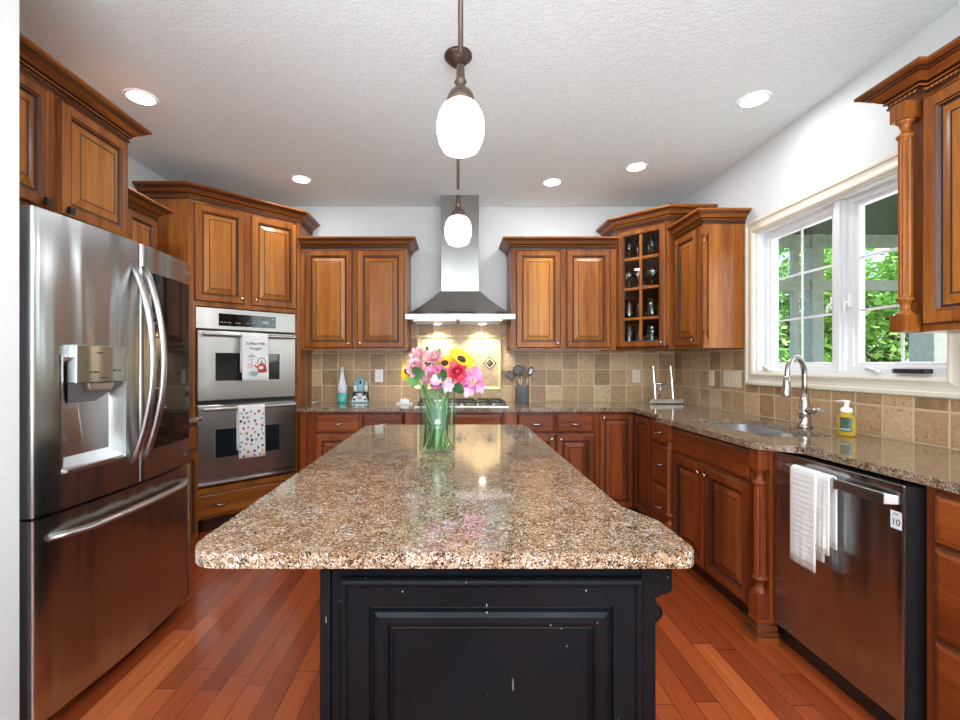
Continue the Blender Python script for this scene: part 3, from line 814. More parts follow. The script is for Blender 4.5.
for k in range(12):
    a = PI*k/11; b = PI*(k+1)/11
    if k < 11: pr.prism_y([(.532+.036*math.cos(a),1.268+.048*math.sin(a)),(.532+.031*math.cos(a),1.268+.043*math.sin(a)),(.532+.031*math.cos(b),1.268+.043*math.sin(b)),(.532+.036*math.cos(b),1.268+.048*math.sin(b))], PY-.0006, PY+.0006, 2)
disc(pr, .475, 1.20, .032, .034, PY-.0008, 3, a0=PI, a1=2*PI); disc(pr, .475, 1.20, .032, .008, PY-.001, 3)
for k in range(14):
    a = 2*PI*k/14; b = 2*PI*(k+1)/14
    pr.prism_y([(.438+.013*math.cos(a),1.185+.013*math.sin(a)),(.438+.010*math.cos(a),1.185+.010*math.sin(a)),(.438+.010*math.cos(b),1.185+.010*math.sin(b)),(.438+.013*math.cos(b),1.185+.013*math.sin(b))], PY-.0006, PY+.0006, 3)
pr.prism_y([(.425,1.235),(.463,1.235),(.463,1.272),(.425,1.272)], PY-.0004, PY+.0006, 4); pr.prism_y([(.41,1.317),(.455,1.338),(.50,1.317),(.455,1.322)], PY-.0006, PY+.0006, 5); pr.prism_y([(.453,1.24),(.457,1.24),(.457,1.35),(.453,1.35)], PY-.0008, PY+.0006, 5)
pr.prism_y([(.43,1.302),(.48,1.302),(.48,1.305),(.43,1.305)], PY-.0008, PY+.0006, 5)
obj('printed_tea_things', pr, [RED, PRINTW, DK, TEAL, PK, GRYP], tw, fix=False)
text('printed_words', 'Coffee Milk', .032, T @ Matrix.Translation((.485,1.425,0)), DK, tw, .0005)
text('printed_words', 'Snuggle', .030, T @ Matrix.Translation((.485,1.388,0)), DK, tw, .0005)
tw = root('dish_towel', (M @ Vector((.457,-.08,.92)))[:], 'white dish towel with a colourful dotted fruit pattern on the lower oven handle', 'towel')
obj('cloth', towel_mesh(M, .317, .522, .946, .535, .60, -.078, amp=.0015, seed=3), LINEN, tw)
pr = MB(MT); q = random.Random(5); pts = []
while len(pts) < 44:
    x, z = q.uniform(.368,.547), q.uniform(.55,.915)
    if all((x-a)**2+(z-b)**2 > .031**2 for a, b in pts): pts.append((x, z))
    elif q.random() < .002: break
for x, z in pts:
    disc(pr, x, z, q.uniform(.007,.013), q.uniform(.008,.013), PY, q.randrange(6), 10)
obj('printed_dots', pr, [RED, DK, plain('olive_print', lin(170,170,70), .7), plain('slate_blue_print', lin(105,125,145), .7), plain('orange_print', lin(215,140,70), .7), TEAL], tw, fix=False)
# ================================================================ back wall uppers, hood
UF = 3.99
def upper(x0, x1, doors, label, left_ret, right_ret):
    c = root('wall_cabinet', ((x0+x1)/2, (UF+YB)/2, 1.385), label, 'cabinet')
    m = MB(); m.box(x0, x1, UF, YB-.002, 1.40, 2.262); m.box(x0, x1, UF-.002, UF+.02, 1.385, 1.41); m.box(x0, x0+.018, UF, YB-.002, 1.385, 1.41); m.box(x1-.018, x1, UF, YB-.002, 1.385, 1.41)
    obj('carcass', m, WD, c, fix=False)
    Mx = fr(0, UF, 0)
    (a0, a1), (b0, b1) = doors
    door(c, Mx, a0, a1, 1.405, 2.248, (a1-.03, 1.44)); door(c, Mx, b0, b1, 1.405, 2.248, (b0+.03, 1.44))
    P = ([(x0, YB-.01)] if left_ret else [])+[(x0, UF), (x1, UF)]+([(x1, YB-.01)] if right_ret else [])
    crown(c, P, 2.262, 1, .088)
upper(-1.342, -.414, ((-1.30, -.888), (-.845, -.438)), 'two door cherry wall cabinet left of the range hood', False, True)
upper(.486, 1.395, ((.53, .915), (.965, 1.345)), 'two door cherry wall cabinet right of the range hood', True, False)

hd = root('range_hood', (.044, 4.1, 1.635), 'stainless chimney range hood above the cooktop', 'range hood')
HX = .044; hx0, hx1 = HX-.457, HX+.457; hx0 = -.410; hx1 = .482
m = MB(); m.box(HX-.165, HX+.165, 4.02, YB-.002, 1.89, ZC-.002); obj('chimney', m, HOODS, hd, bevel=.002)
m = MB(); m.prism([(HX-.457,3.82),(HX+.457,3.82),(HX+.457,3.905),(hx1,3.905),(hx1,YB-.025),(hx0,YB-.025),(hx0,3.905),(HX-.457,3.905)], 1.637, 1.682); band = obj('canopy_rim', m, HOODS, hd, bevel=.002)
m = MB(); n = 8; lv = []
for k in range(n+1):
    t = k/n; e = t**.85; a = [hx0+(HX-.17-hx0)*e, hx1+(HX+.17-hx1)*e, 3.82+(4.01-3.82)*e]; lv.append((a, 1.682+(1.90-1.682)*t**1.05))
vs_ = []; fs = []
for (x0, x1, y), z in lv: vs_ += [(x0,y,z),(x1,y,z),(x1,YB-.025,z),(x0,YB-.025,z)]
for k in range(n):
    for j in range(4): j2 = (j+1) % 4; fs.append((k*4+j, k*4+j2, k*4+4+j2, k*4+4+j))
fs += [(0,1,2,3)[::-1], (4*n,4*n+1,4*n+2,4*n+3)]
m.add(vs_, fs); obj('canopy', m, HOODS, hd)
m = MB(); m.box(.36, .42, 3.815, 3.8205, 1.652, 1.667); obj('control_buttons', m, WHITEP, hd)
m = MB()
for k in range(2):
    x0 = hx0+.06+k*.39
    for j in range(9): m.box(x0, x0+.36, 3.87+j*.045, 3.895+j*.045, 1.628, 1.637)
obj('filter', m, STEEL, hd, fix=False)
for x in (-.16, .25):
    m = MB(); m.lathe([(.03,1.624),(.03,1.636)], (x,4.17), 16); obj('hood_lamp', m, LED, hd)
    light('hood_spot', 'SPOT', (x, 4.19, 1.615), 15, (math.radians(20), 0, 0), .02, (1, .86, .62), angle=math.radians(100), blend=.6)

# ---- corner glass cabinet
CX, CY = 1.40, 4.0; DX, DY = 1.715, 3.685
cg = root('glass_door_cabinet', (1.80, 4.1, 1.38), 'taller angled corner cabinet with an eight pane glass door full of glassware', 'cabinet')
pl = [(CX,CY),(DX,DY),(XR-.01,DY),(XR-.01,YB-.01),(CX,YB-.01)]
m = MB(); m.prism(pl, 1.385, 1.41); m.prism(pl, 2.40, 2.425)
m.box(CX, CX+.015, CY, YB-.01, 1.41, 2.40); m.box(DX, XR-.01, DY, DY+.015, 1.41, 2.40); m.box(CX, XR-.01, YB-.02, YB-.01, 1.41, 2.40); m.box(XR-.02, XR-.01, DY, YB-.01, 1.41, 2.40)
obj('carcass', m, WD, cg, fix=False)
Mc = fr(CX, CY, -45); Lc = .4455
m = MB(Mc); m.box(0,.03,0,.018,1.385,2.425); m.box(Lc-.03,Lc,0,.018,1.385,2.425); m.box(0,Lc,0,.018,1.385,1.42); m.box(0,Lc,0,.018,2.38,2.425)
obj('face_frame', m, WD, cg, fix=False)
SH = [1.425, 1.652, 1.905, 2.158]
for z in SH[1:]:
    q = [(CX+.02,CY+.04),(DX+.03,DY+.03),(XR-.03,DY+.03),(XR-.03,YB-.03),(CX+.02,YB-.03)]
    obj('shelf', MB().prism(q, z-.012, z), WOODH, cg)
m = MB(Mc); x0, x1, z0, z1 = .022, Lc-.022, 1.405, 2.40; fw = .055
m.frame_rings(x0, x1, z0, z1, [(0,-.001,0),(0,-.016,0),(.005,-.0185,1),(.009,-.021,0),(fw-.010,-.021,0),(fw-.006,-.017,1),(fw,-.013,1),(fw,-.001,0)])
gd = obj('door', m, WD, cg)
m = MB(Mc); g0, g1, h0, h1 = x0+fw, x1-fw, z0+fw, z1-fw; gm = (g0+g1)/2
m.box(gm-.010, gm+.010, -.018, -.004, h0, h1)
for z in (1.646, 1.899, 2.152): m.box(g0, g1, -.0175, -.0045, z-.010, z+.010)
obj('muntin', m, WOODZ, gd, fix=False)
obj('pane', MB(Mc).box(g0, g1, -.0035, -.0015, h0, h1), CABGLASS, gd)
k = MB(Mc @ Matrix.Translation((x1-.028, -.02, z0+.035)) @ Matrix.Rotation(PI/2, 4, 'X')); k.lathe([(.006,0),(.005,.012),(.011,.015),(.0135,.02),(.012,.026),(0,.028)], seg=12); obj('knob', k, NICKEL, gd)
crown(cg, [(CX,YB-.01),(CX,CY),(DX,DY),(XR-.005,DY)], 2.42, 1, .1)

def glass(kind, x, y, z):
    m = MB()
    if kind == 'tumbler': m.lathe([(.0,z+.004),(.030,z),(.032,z+.003),(.038,z+.165),(.036,z+.165),(.030,z+.016),(0,z+.014)], (x,y), 14, caps=False)
    elif kind == 'wine_glass': m.lathe([(.0,z+.002),(.034,z),(.033,z+.004),(.005,z+.010),(.004,z+.07),(.02,z+.085),(.036,z+.11),(.038,z+.13),(.031,z+.175),(.030,z+.175),(.036,z+.13),(.018,z+.088),(0,z+.08)], (x,y), 14, caps=False)
    elif kind == 'flute_glass': m.lathe([(.0,z+.002),(.03,z),(.029,z+.004),(.004,z+.010),(.004,z+.06),(.016,z+.075),(.024,z+.12),(.021,z+.2),(.020,z+.2),(.022,z+.12),(.012,z+.078),(0,z+.07)], (x,y), 14, caps=False)
    else: m.lathe([(0,z+.004),(.02,z),(.03,z+.004),(.045,z+.03),(.055,z+.06),(.053,z+.06),(.04,z+.03),(0,z+.012)], (x,y), 16, caps=False)
    return m
rowsd = [('tumbler', 'clear tumbler on the bottom shelf of the glass corner cabinet', 'tumblers on the bottom shelf'),
         ('tumbler', 'clear tumbler on the second shelf of the glass corner cabinet', 'tumblers on the second shelf'),
         ('wine_glass', 'stemmed wine glass on the third shelf of the glass corner cabinet', 'wine glasses on the third shelf'),
         ('flute_glass', 'slim flute glass on the top shelf of the glass corner cabinet', 'flute glasses on the top shelf')]
for i, (kind, lb, gp) in enumerate(rowsd):
    z = SH[i]+.001; first = None
    for j in range(4):
        for kk in range(2):
            p = Mc @ Vector((.085+j*.098+(kk*.03), .07+kk*.11, 0))
            if first is None:
                first = obj(kind, glass(kind, p.x, p.y, z), TUMB, None, lb, 'glass', gp, loc=(p.x, p.y, z)); p0 = p
            else:
                cc = first.copy(); COL.objects.link(cc); cc.location = (p.x, p.y, z)
p = Mc @ Vector((.12, .30, 0))
obj('glass_bowl', glass('bowl', p.x, p.y, SH[2]+.001), PRINTW, None, 'white bowl behind the wine glasses on the third cabinet shelf', 'bowl', loc=(p.x,p.y,SH[2]))

# ---- right wall uppers
def pil(parent, x, y, z0, z1, r, cap=.045): m = MB(); turned(m, x, y, z0, z1, r, cap); obj('column', m, WD, parent, fix=False)
c = root('wall_cabinet', (1.9, 3.45, 1.38), 'narrow cherry wall cabinet between the corner cabinet and the window', 'cabinet')
m = MB(); m.prism([(XR-.003,3.27),(1.805,3.27),(1.805,3.305),(1.765,3.305),(1.765,3.683),(XR-.003,3.683)], 1.38, 2.262)
m.box(1.765,1.805,3.27,3.305,1.38,1.40); m.box(1.765,1.805,3.27,3.305,2.24,2.262)
obj('carcass', m, WD, c, fix=False)
pil(c, 1.786, 3.287, 1.40, 2.24, .018)
door(c, fr(1.765, 3.675, -90), .01, .345, 1.405, 2.245, (.315, 1.44))
crown(c, [(1.765,3.675),(1.765,3.27),(XR-.005,3.27)], 2.262, 1, .088)
c = root('wall_cabinet', (1.92, 1.35, 1.38), 'cherry wall cabinet with fluted corner column at the right edge near the window', 'cabinet')
m = MB(); m.box(1.765, XR-.003, .85, 1.80, 1.385, 2.262); m.box(1.745, 1.765, .85, 1.715, 1.385, 2.262)
obj('carcass', m, WD, c, fix=False)
m = MB(); turned(m, 1.728, 1.765, 1.387, 2.262, .025, .065, .031); obj('column', m, WD, c, fix=False)
door(c, fr(1.745, 1.71, -90), .008, .42, 1.41, 2.245, (.39, 1.45)); door(c, fr(1.745, 1.71, -90), .43, .84, 1.41, 2.245, (.46, 1.45))
crown(c, [(XR-.005,1.81),(1.715,1.81),(1.715,1.70),(1.745,1.70),(1.745,.85)], 2.262, 1, .088)

# ================================================================ base cabinets (a darker, redder wood colour than the wall cabinets)
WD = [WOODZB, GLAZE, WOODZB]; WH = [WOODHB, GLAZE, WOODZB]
FB = 3.72
Mb = fr(0, FB, 0)
LWD = WD
def basebox(c, M, x0, x1, depth=.58, z0=.1, z1=.883, toe=.06):
    obj('carcass', MB(M).box(x0, x1, 0, depth, z0, z1), WD, c); obj('toe_kick', MB(M).box(x0+.002, x1-.002, toe, depth, 0, z0), GLAZE, c)
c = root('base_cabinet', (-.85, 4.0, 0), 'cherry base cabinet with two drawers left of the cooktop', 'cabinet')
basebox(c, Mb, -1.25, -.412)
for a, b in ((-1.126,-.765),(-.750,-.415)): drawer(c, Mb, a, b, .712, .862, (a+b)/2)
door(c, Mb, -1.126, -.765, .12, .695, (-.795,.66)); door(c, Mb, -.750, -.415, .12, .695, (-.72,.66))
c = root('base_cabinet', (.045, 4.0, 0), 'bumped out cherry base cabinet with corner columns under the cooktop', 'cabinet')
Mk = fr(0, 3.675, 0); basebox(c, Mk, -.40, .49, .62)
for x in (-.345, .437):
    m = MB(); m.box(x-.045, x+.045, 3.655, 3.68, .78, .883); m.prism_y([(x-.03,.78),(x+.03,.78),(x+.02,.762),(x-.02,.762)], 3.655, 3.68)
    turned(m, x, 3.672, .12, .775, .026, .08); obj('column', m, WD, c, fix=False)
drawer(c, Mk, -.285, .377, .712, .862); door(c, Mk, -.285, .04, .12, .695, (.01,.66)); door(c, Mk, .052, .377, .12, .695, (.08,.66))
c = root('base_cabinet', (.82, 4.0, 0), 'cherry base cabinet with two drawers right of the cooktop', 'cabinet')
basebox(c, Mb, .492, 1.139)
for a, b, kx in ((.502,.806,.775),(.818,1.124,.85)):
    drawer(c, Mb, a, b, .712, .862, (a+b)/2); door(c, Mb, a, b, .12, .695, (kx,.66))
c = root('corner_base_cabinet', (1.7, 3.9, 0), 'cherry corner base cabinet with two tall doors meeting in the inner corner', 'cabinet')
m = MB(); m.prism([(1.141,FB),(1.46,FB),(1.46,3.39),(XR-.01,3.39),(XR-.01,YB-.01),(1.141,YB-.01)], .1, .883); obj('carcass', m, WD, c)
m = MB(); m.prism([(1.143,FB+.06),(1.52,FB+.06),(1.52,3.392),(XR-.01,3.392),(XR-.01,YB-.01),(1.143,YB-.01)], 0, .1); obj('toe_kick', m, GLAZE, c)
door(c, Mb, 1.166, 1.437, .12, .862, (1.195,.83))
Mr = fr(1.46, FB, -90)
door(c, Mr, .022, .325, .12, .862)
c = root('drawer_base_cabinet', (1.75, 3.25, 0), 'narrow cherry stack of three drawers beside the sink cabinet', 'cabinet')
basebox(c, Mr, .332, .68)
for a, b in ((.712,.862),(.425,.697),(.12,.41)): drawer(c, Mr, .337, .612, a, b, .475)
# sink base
c = root('sink_base_cabinet', (1.72, 2.5, 0), 'bumped out cherry sink cabinet with two doors and turned corner columns', 'cabinet')
Ms = fr(1.405, 2.953, -90)
obj('carcass', MB(Ms).box(0, .80, 0, .64, .1, .66).box(0, .80, 0, .03, .66, .883).box(0,.8,.56,.64,.66,.883), WD, c, fix=False); obj('toe_kick', MB(Ms).box(.002, .798, .06, .6, 0, .1), GLAZE, c)
drawer(c, Ms, .02, .785, .712, .862)
door(c, Ms, .025, .388, .12, .695, (.36,.655)); door(c, Ms, .398, .785, .12, .695, (.428,.655))
for y0, y1 in ((2.088, 2.152), (2.955, 3.04)):
    m = MB(); m.box(1.43, 1.9, y0, y1, .09, .883); obj('column_back', m, WD, c)
    m = MB(); ym = (y0+y1)/2; r = .027
    m.box(1.375, 1.43, y0, y1, .785, .883); m.box(1.375, 1.43, y0, y1, .09, .215)
    m.lathe([(r*1.1,.215),(r*1.15,.222),(r*.8,.23),(r*.6,.25),(r*.7,.27),(r*1.15,.276),(r*1.15,.285),(r*.85,.292)], (1.405,ym), 20)
    m.lathe([(r*.85,.292),(r*.86,.30),(r*.86,.70),(r*.85,.708)], (1.405,ym), 24, flute=(.293,.706))
    m.lathe([(r*.85,.708),(r*1.15,.715),(r*1.15,.724),(r*.7,.73),(r*.6,.75),(r*.8,.772),(r*1.15,.778),(r*1.1,.785)], (1.405,ym), 20)
    obj('column', m, WD, c, fix=False)
m = MB(); m.sweep([(1.375,2.155),(1.375,2.088),(1.46,2.088)], [(0,0,0),(.016,0,0),(.016,.03,0),(.012,.034,1),(.014,.05,0),(.009,.056,1),(.009,.078,0),(.004,.084,1),(.004,.098,0),(0,.1,0)], 1); m.box(1.375,1.46,2.088,2.155,0,.09)
obj('plinth', m, WH, c, fix=False)

# dishwasher
Md = fr(1.44, 2.078, -90)
dw = root('dishwasher', (1.75, 1.78, 0), 'stainless dishwasher with bar handle under the granite counter', 'dishwasher')
m = MB(Md); m.box(.006, .60, .04, .58, .03, .868); obj('tub_body', m, BLACKP, dw)
m = MB(Md); m.box(.004, .602, .0, .008, .105, .873); dd = obj('door', m, STEELD, dw, bevel=.002); obj('door_liner', MB(Md).box(.004, .602, .0085, .04, .105, .870), BLACKP, dd)
m = MB(Md); m.box(.597, .6035, -.0012, .0006, .105, .868); obj('door_edge', m, STEELL, dd)
m = MB(Md); m.box(.02, .585, .07, .1, .0, .1); obj('toe_kick', m, BLACKP, dw)
m = MB(Md); m.box(.06, .075, .066, .071, .06, .075); obj('status_light', m, PRINTW, dw)
m = MB(Md); P = [(.06,.0,.815),(.075,-.028,.82),(.10,-.036,.822),(.3,-.04,.822),(.5,-.036,.822),(.565,-.03,.822),(.585,-.002,.822)]
m.add([(x,y,z+s_*h) for (x,y,z),h in zip(P,(.008,.014,.016,.018,.018,.018,.014)) for s_ in (-1,1)]+[(x,y+.014,z+s_*h) for (x,y,z),h in zip(P,(.008,.014,.016,.018,.018,.018,.014)) for s_ in (-1,1)],
      [(2*i,2*i+1,2*i+3,2*i+2) for i in range(6)]+[(14+2*i,14+2*i+2,14+2*i+3,14+2*i+1) for i in range(6)]+[(2*i+1,15+2*i,17+2*i,2*i+3) for i in range(6)]+[(2*i,2*i+2,16+2*i,14+2*i) for i in range(6)]+[(0,14,15,1),(12,13,27,26)])
obj('handle', m, STEELL, dd, bevel=.002)
m = MB(Md); m.rings(.558, .597, .727, .785, [(0,0,1),(0,-.0012,1),(.0015,-.0012,0)]); st = obj('warranty_badge', m, [PRINTW, PRINT], dd)
T = Md @ Matrix.Translation((0,-.0014,0)) @ FACE
text('badge_print', '10', .030, T @ Matrix.Translation((.577,.748,0)), PRINT, st); text('badge_print', 'YEAR', .008, T @ Matrix.Translation((.577,.775,0)), PRINT, st)
text('logo_letters', 'LG', .018, T @ Matrix.Translation((.032,.845,0)), STEELL, dd)
tw = root('dish_towel', (1.40, 1.88, .84), 'white ribbed hand towel draped over the dishwasher handle', 'towel')
obj('cloth', towel_mesh(Md, .172, .306, .850, .46, .50, -.034, r=.018, amp=.004, seed=9, th=.006), TOWEL, tw)
obj('folded_layer', towel_mesh(Md, .290, .362, .848, .55, .57, -.030, r=.016, amp=.006, seed=4, th=.005), TOWEL, tw)

# near drawers
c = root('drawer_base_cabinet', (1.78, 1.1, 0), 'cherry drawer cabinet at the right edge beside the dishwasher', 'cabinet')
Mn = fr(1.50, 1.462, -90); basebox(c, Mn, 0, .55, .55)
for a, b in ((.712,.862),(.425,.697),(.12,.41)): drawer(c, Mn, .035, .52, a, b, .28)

# ================================================================ countertop (one continuous run with the sink cut-out)
def rr(x0, x1, y0, y1, r, n=6, rad=None):
    P = []
    for cx, cy, a0 in ((x1-r,y1-r,0),(x0+r,y1-r,90),(x0+r,y0+r,180),(x1-r,y0+r,270)):
        for k in range(n+1):
            a = math.radians(a0+90*k/n); P.append((cx+r*math.cos(a), cy+r*math.sin(a)))
    return P
def arc(P0, P1, P2, r, n=5):     # rounded corner at P1
    a = (Vector(P0)-Vector(P1)).normalized(); b = (Vector(P2)-Vector(P1)).normalized()
    ang = a.angle(b); t = r/math.tan(ang/2); s = Vector(P1)+a*t; e = Vector(P1)+b*t
    return [tuple(((1-k/n)**2)*s+2*(1-k/n)*(k/n)*Vector(P1)+((k/n)**2)*e) for k in range(n+1)]
def rounded(P, rads):
    o = []; n = len(P)
    for i in range(n):
        r = rads[i] if isinstance(rads, list) else rads
        o += arc(P[i-1], P[i], P[(i+1) % n], r) if r else [P[i]]
    return o
def slab(name, outer, holes, z0, z1, mat, parent=None, bev=.009, **kw):
    bm = bmesh.new(); loops = []
    for L_ in [outer]+holes:
        vs_ = [bm.verts.new((p[0], p[1], z0)) for p in L_]
        for i in range(len(vs_)): bm.edges.new((vs_[i], vs_[(i+1) % len(vs_)]))
    bmesh.ops.triangle_fill(bm, edges=bm.edges[:], use_beauty=True)
    bmesh.ops.recalc_face_normals(bm, faces=bm.faces)
    g = bmesh.ops.extrude_face_region(bm, geom=bm.faces[:])
    for v in g['geom']:
        if isinstance(v, bmesh.types.BMVert): v.co.z = z1
    bmesh.ops.recalc_face_normals(bm, faces=bm.faces)
    m = MB(); bm.verts.index_update()
    m.add([v.co[:] for v in bm.verts], [tuple(v.index for v in f.verts) for f in bm.faces]); bm.free()
    return obj(name, m, mat, parent, bevel=bev, seg=4, **kw)
EX = 1.475
out = [(-1.27,YB-.009),(-1.27,3.67),(-.43,3.67),(-.41,3.625),(.50,3.625),(.52,3.67),(1.41,3.67),(1.41,3.14),(1.335,3.06),(1.335,2.06),(EX,1.95),(EX,.80),(XR-.009,.80),(XR-.009,YB-.009)]
out = rounded(out, [0,.02,.03,.03,.03,.03,0,.06,.06,.06,.05,0,0,0])
SX0, SX1 = 1.47, 1.87
hole1 = rr(SX0, SX1, 2.585, 2.93, .09); hole2 = rr(SX0+.03, SX1-.01, 2.23, 2.555, .08)
# single rounded cut-out around both bowls
hole = rounded([(1.87,2.93),(1.47,2.93),(1.47,2.57),(1.50,2.53),(1.50,2.22),(1.86,2.22)], [.1,.1,.03,.03,.09,.09])
ct = slab('countertop', out, [hole], .884, .914, GRANITE, label='long L shaped granite countertop along the back wall and window wall', cat='countertop', loc=(0,0,.884))
# sink
sk = root('sink', (1.67, 2.57, .7), 'double bowl stainless undermount sink below the window', 'sink')
def bowl(P, zt, zb, name):
    m = MB(); cx = sum(p[0] for p in P)/len(P); cy = sum(p[1] for p in P)/len(P); n = len(P)
    lv = [(1.0,zt),(.985,zt-.10),(.96,zb+.03),(.90,zb+.005),(.12,zb),(.12,zb-.01)]
    vs_ = [(cx+(p[0]-cx)*s_, cy+(p[1]-cy)*s_, z) for s_, z in lv for p in P]
    fs = [(i*n+k, (i+1)*n+k, (i+1)*n+(k+1)%n, i*n+(k+1)%n) for i in range(len(lv)-1) for k in range(n)]
    fs.append(tuple(range((len(lv)-1)*n, len(lv)*n)))
    m.add(vs_, fs, 0, True); return m
SS = mk_steel('sink_steel', (.66,.66,.66), .28, aniso=0)
obj('bowl', bowl(rr(1.475,1.865,2.565,2.925,.08), .878, .70, 'b'), SS, sk, fix=False)
obj('bowl', bowl(rr(1.505,1.855,2.225,2.545,.07), .878, .72, 'b'), SS, sk, fix=False)
bm_ = slab('sink_rim', rr(1.455,1.885,2.205,2.945,.08), [rr(1.475,1.865,2.565,2.925,.08), rr(1.505,1.855,2.225,2.545,.07)], .876, .8835, SS, sk, bev=0)
# faucet
fx, fy = 1.93, 2.54; fc = root('faucet', (fx, fy, .914), 'brushed nickel gooseneck pull down faucet behind the sink', 'faucet')
m = MB(); m.lathe([(.036,.9145),(.036,.922),(.030,.928),(.028,.985),(.030,.99),(.030,1.0),(.028,1.005),(.026,1.05),(.020,1.085),(.013,1.10)], (fx,fy), 20); obj('base', m, NICKEL, fc)
dx, dy = -.86, -.50; P = []
for k in range(15):
    a = PI*k/14; P.append((fx+dx*.095*(1-math.cos(a)), fy+dy*.095*(1-math.cos(a)), 1.205+.098*math.sin(a)))
P = [(fx,fy,1.09),(fx,fy,1.15)]+P+[(fx+dx*.192, fy+dy*.192, 1.19)]
m = MB(); m.tube(P, .0135, 12); obj('spout', m, NICKEL, fc)
m = MB(); hx, hy = fx+dx*.192, fy+dy*.192; m.tube([(hx,hy,1.20),(hx+dx*.003,hy+dy*.003,1.17),(hx+dx*.012,hy+dy*.012,1.10),(hx+dx*.013,hy+dy*.013,1.09)], [.0145,.017,.023,.021], 14); obj('spray_head', m, NICKEL, fc)
m = MB(); m.tube([(fx,fy-.015,1.01),(fx,fy-.06,1.012),(fx-.005,fy-.125,1.02)], [.019,.017,.013], 12); obj('lever', m, NICKEL, fc)

# ================================================================ cooktop
ck = root('cooktop', (.054, 3.95, .914), 'stainless gas cooktop with black cast iron grates', 'cooktop')
m = MB(); m.box(-.322, .43, 3.665, 4.19, .9145, .930); obj('steel_tray', m, STEELL, ck, bevel=.003)
for i, x0 in enumerate((-.305, -.062, .181)):
    m = MB(); x1 = x0+.235; z = .955
    for y in (3.76, 4.16): m.box(x0, x1, y-.006, y+.006, z-.012, z)
    for x in (x0+.006, x1-.006): m.box(x-.006, x+.006, 3.76, 4.16, z-.012, z)
    xm = (x0+x1)/2
    for y in (3.86, 4.06):
        m.box(x0, x1, y-.005, y+.005, z-.012, z); m.box(xm-.005, xm+.005, y-.07, y+.07, z-.012, z+.002)
    for x in (x0+.006, x1-.006):
        for y in (3.77, 3.96, 4.15): m.box(x-.006, x+.006, y-.006, y+.006, .924, z)
    obj('grate', m, BLACKI, ck, fix=False)
    for y in (3.86, 4.06):
        m = MB(); m.lathe([(.045,.924),(.045,.93),(.035,.934),(.035,.940),(0,.942)], (xm,y), 18); obj('burner', m, BLACKI, ck)
for k in range(5):
    m = MB(); x = -.20+k*.127; m.lathe([(.02,.924),(.019,.94),(.015,.947),(0,.948)], (x,3.70), 14); obj('control_knob', m, STEELL, ck)

# ================================================================ island
il = root('kitchen_island', (.06, 1.75, 0), 'distressed black painted kitchen island base with raised panel end', 'island')
IX0, IX1, IY0, IY1 = -.26, .385, .90, 2.60
m = MB(); m.box(IX0, IX1, IY0+.012, IY1, 0, .883); obj('carcass', m, BLK, il, bevel=.002)
m = MB(); Mi = fr(0, IY0, 0)
m.box(IX0-.003, IX0+.018, IY0-.006, IY0+.012, 0, .883); m.box(IX0+.0185, IX1-.022, IY0, IY0+.012, 0, .883); m.box(IX1-.0215, IX1+.008, IY0, IY0+.05, .0, .883)
obj('corner_boards', m, BLK, il, bevel=.0015, fix=False)
m = MB(Mi); m.rings(-.222, .362, .10, .852, [(0,0,0),(0,-.014,0),(.003,-.018,0),(.009,-.020,0),(.013,-.018,0),(.016,-.013,0),(.020,-.012,0),(.056,-.012,0),(.058,-.004,0),(.062,-.004,0),(.066,-.012,0),(.074,-.017,0),(.084,-.018,0),(.092,-.014,0),(.096,-.006,0),(.0975,-.0085,0),(.101,-.0085,0),(.103,-.003,0)])
obj('end_panel', m, BLK, il, bevel=.0012)
for y in (IY0+.05, IY1-.06):
    m = MB(); x = IX1+.0; m.box(x-.02, x+.042, y-.045, y+.045, .822, .883)
    m.prism_y([(x-.02,.822),(x+.042,.822),(x+.038,.815),(x+.022,.811),(x+.014,.806),(x-.02,.806)], y-.045, y+.045)
    m.lathe([(.018,.10),(.018,.13),(.012,.14),(.019,.16),(.013,.175),(.016,.19),(.016,.70),(.012,.735),(.025,.745),(.030,.757),(.025,.769),(.013,.776),(.018,.80),(.018,.81)], (x+.012,y), 18)
    m.box(x-.02, x+.03, y-.04, y+.04, 0, .10); obj('corner_post', m, BLK, il, fix=False)
Me = fr(IX1, 1.05, 90)
for a in range(3):
    m = MB(Me); m.rings(.02+a*.47, .47+a*.47, .14, .85, DOORP); obj('side_door', m, [BLK, BLK], il)
tp = [(-.508,2.665),(-.508,.855),(.456,.855),(.456,1.03),(.408,1.14),(.402,2.45),(.402,2.67)]
tp = rounded(tp, [.12,.07,.035,.04,.06,0,.06])
slab('island_countertop', tp, [], .8845, .914, GRANITE, label='polished brown granite top of the kitchen island', cat='countertop', loc=(0,1.75,.884), bev=.011)
# ================================================================ pendants and ceiling lights
def pendant(y, label):
    x = .015; t = root('pendant_lamp', (x, y, ZC), label, 'lamp', None)
    m = MB(); m.lathe([(0,ZC-.052),(.03,ZC-.05),(.045,ZC-.035),(.05,ZC-.03),(.058,ZC-.018),(.066,ZC-.014),(.066,ZC-.001)], (x,y), 24); obj('canopy', m, BRONZE, t)
    m = MB(); m.tube([(x,y,ZC-.05),(x,y,2.10)], .0075, 10); m.lathe([(.011,2.3),(.011,2.33)], (x,y), 12); obj('rod', m, BRONZE, t)
    m = MB(); m.lathe([(.038,1.963),(.039,1.970),(.036,1.984),(.028,1.998),(.015,2.008),(.012,2.018),(.017,2.024),(.012,2.034),(.010,2.07),(0,2.072)], (x,y), 20); obj('socket_cap', m, BRONZE, t)
    m = MB(); P = [(.0,1.833),(.032,1.835),(.046,1.842),(.057,1.862),(.063,1.888),(.0635,1.912),(.058,1.937),(.048,1.956),(.036,1.966),(.0,1.967)]
    m.lathe(P, (x,y), 28); obj('glass_shade', m, GLOBE, t)
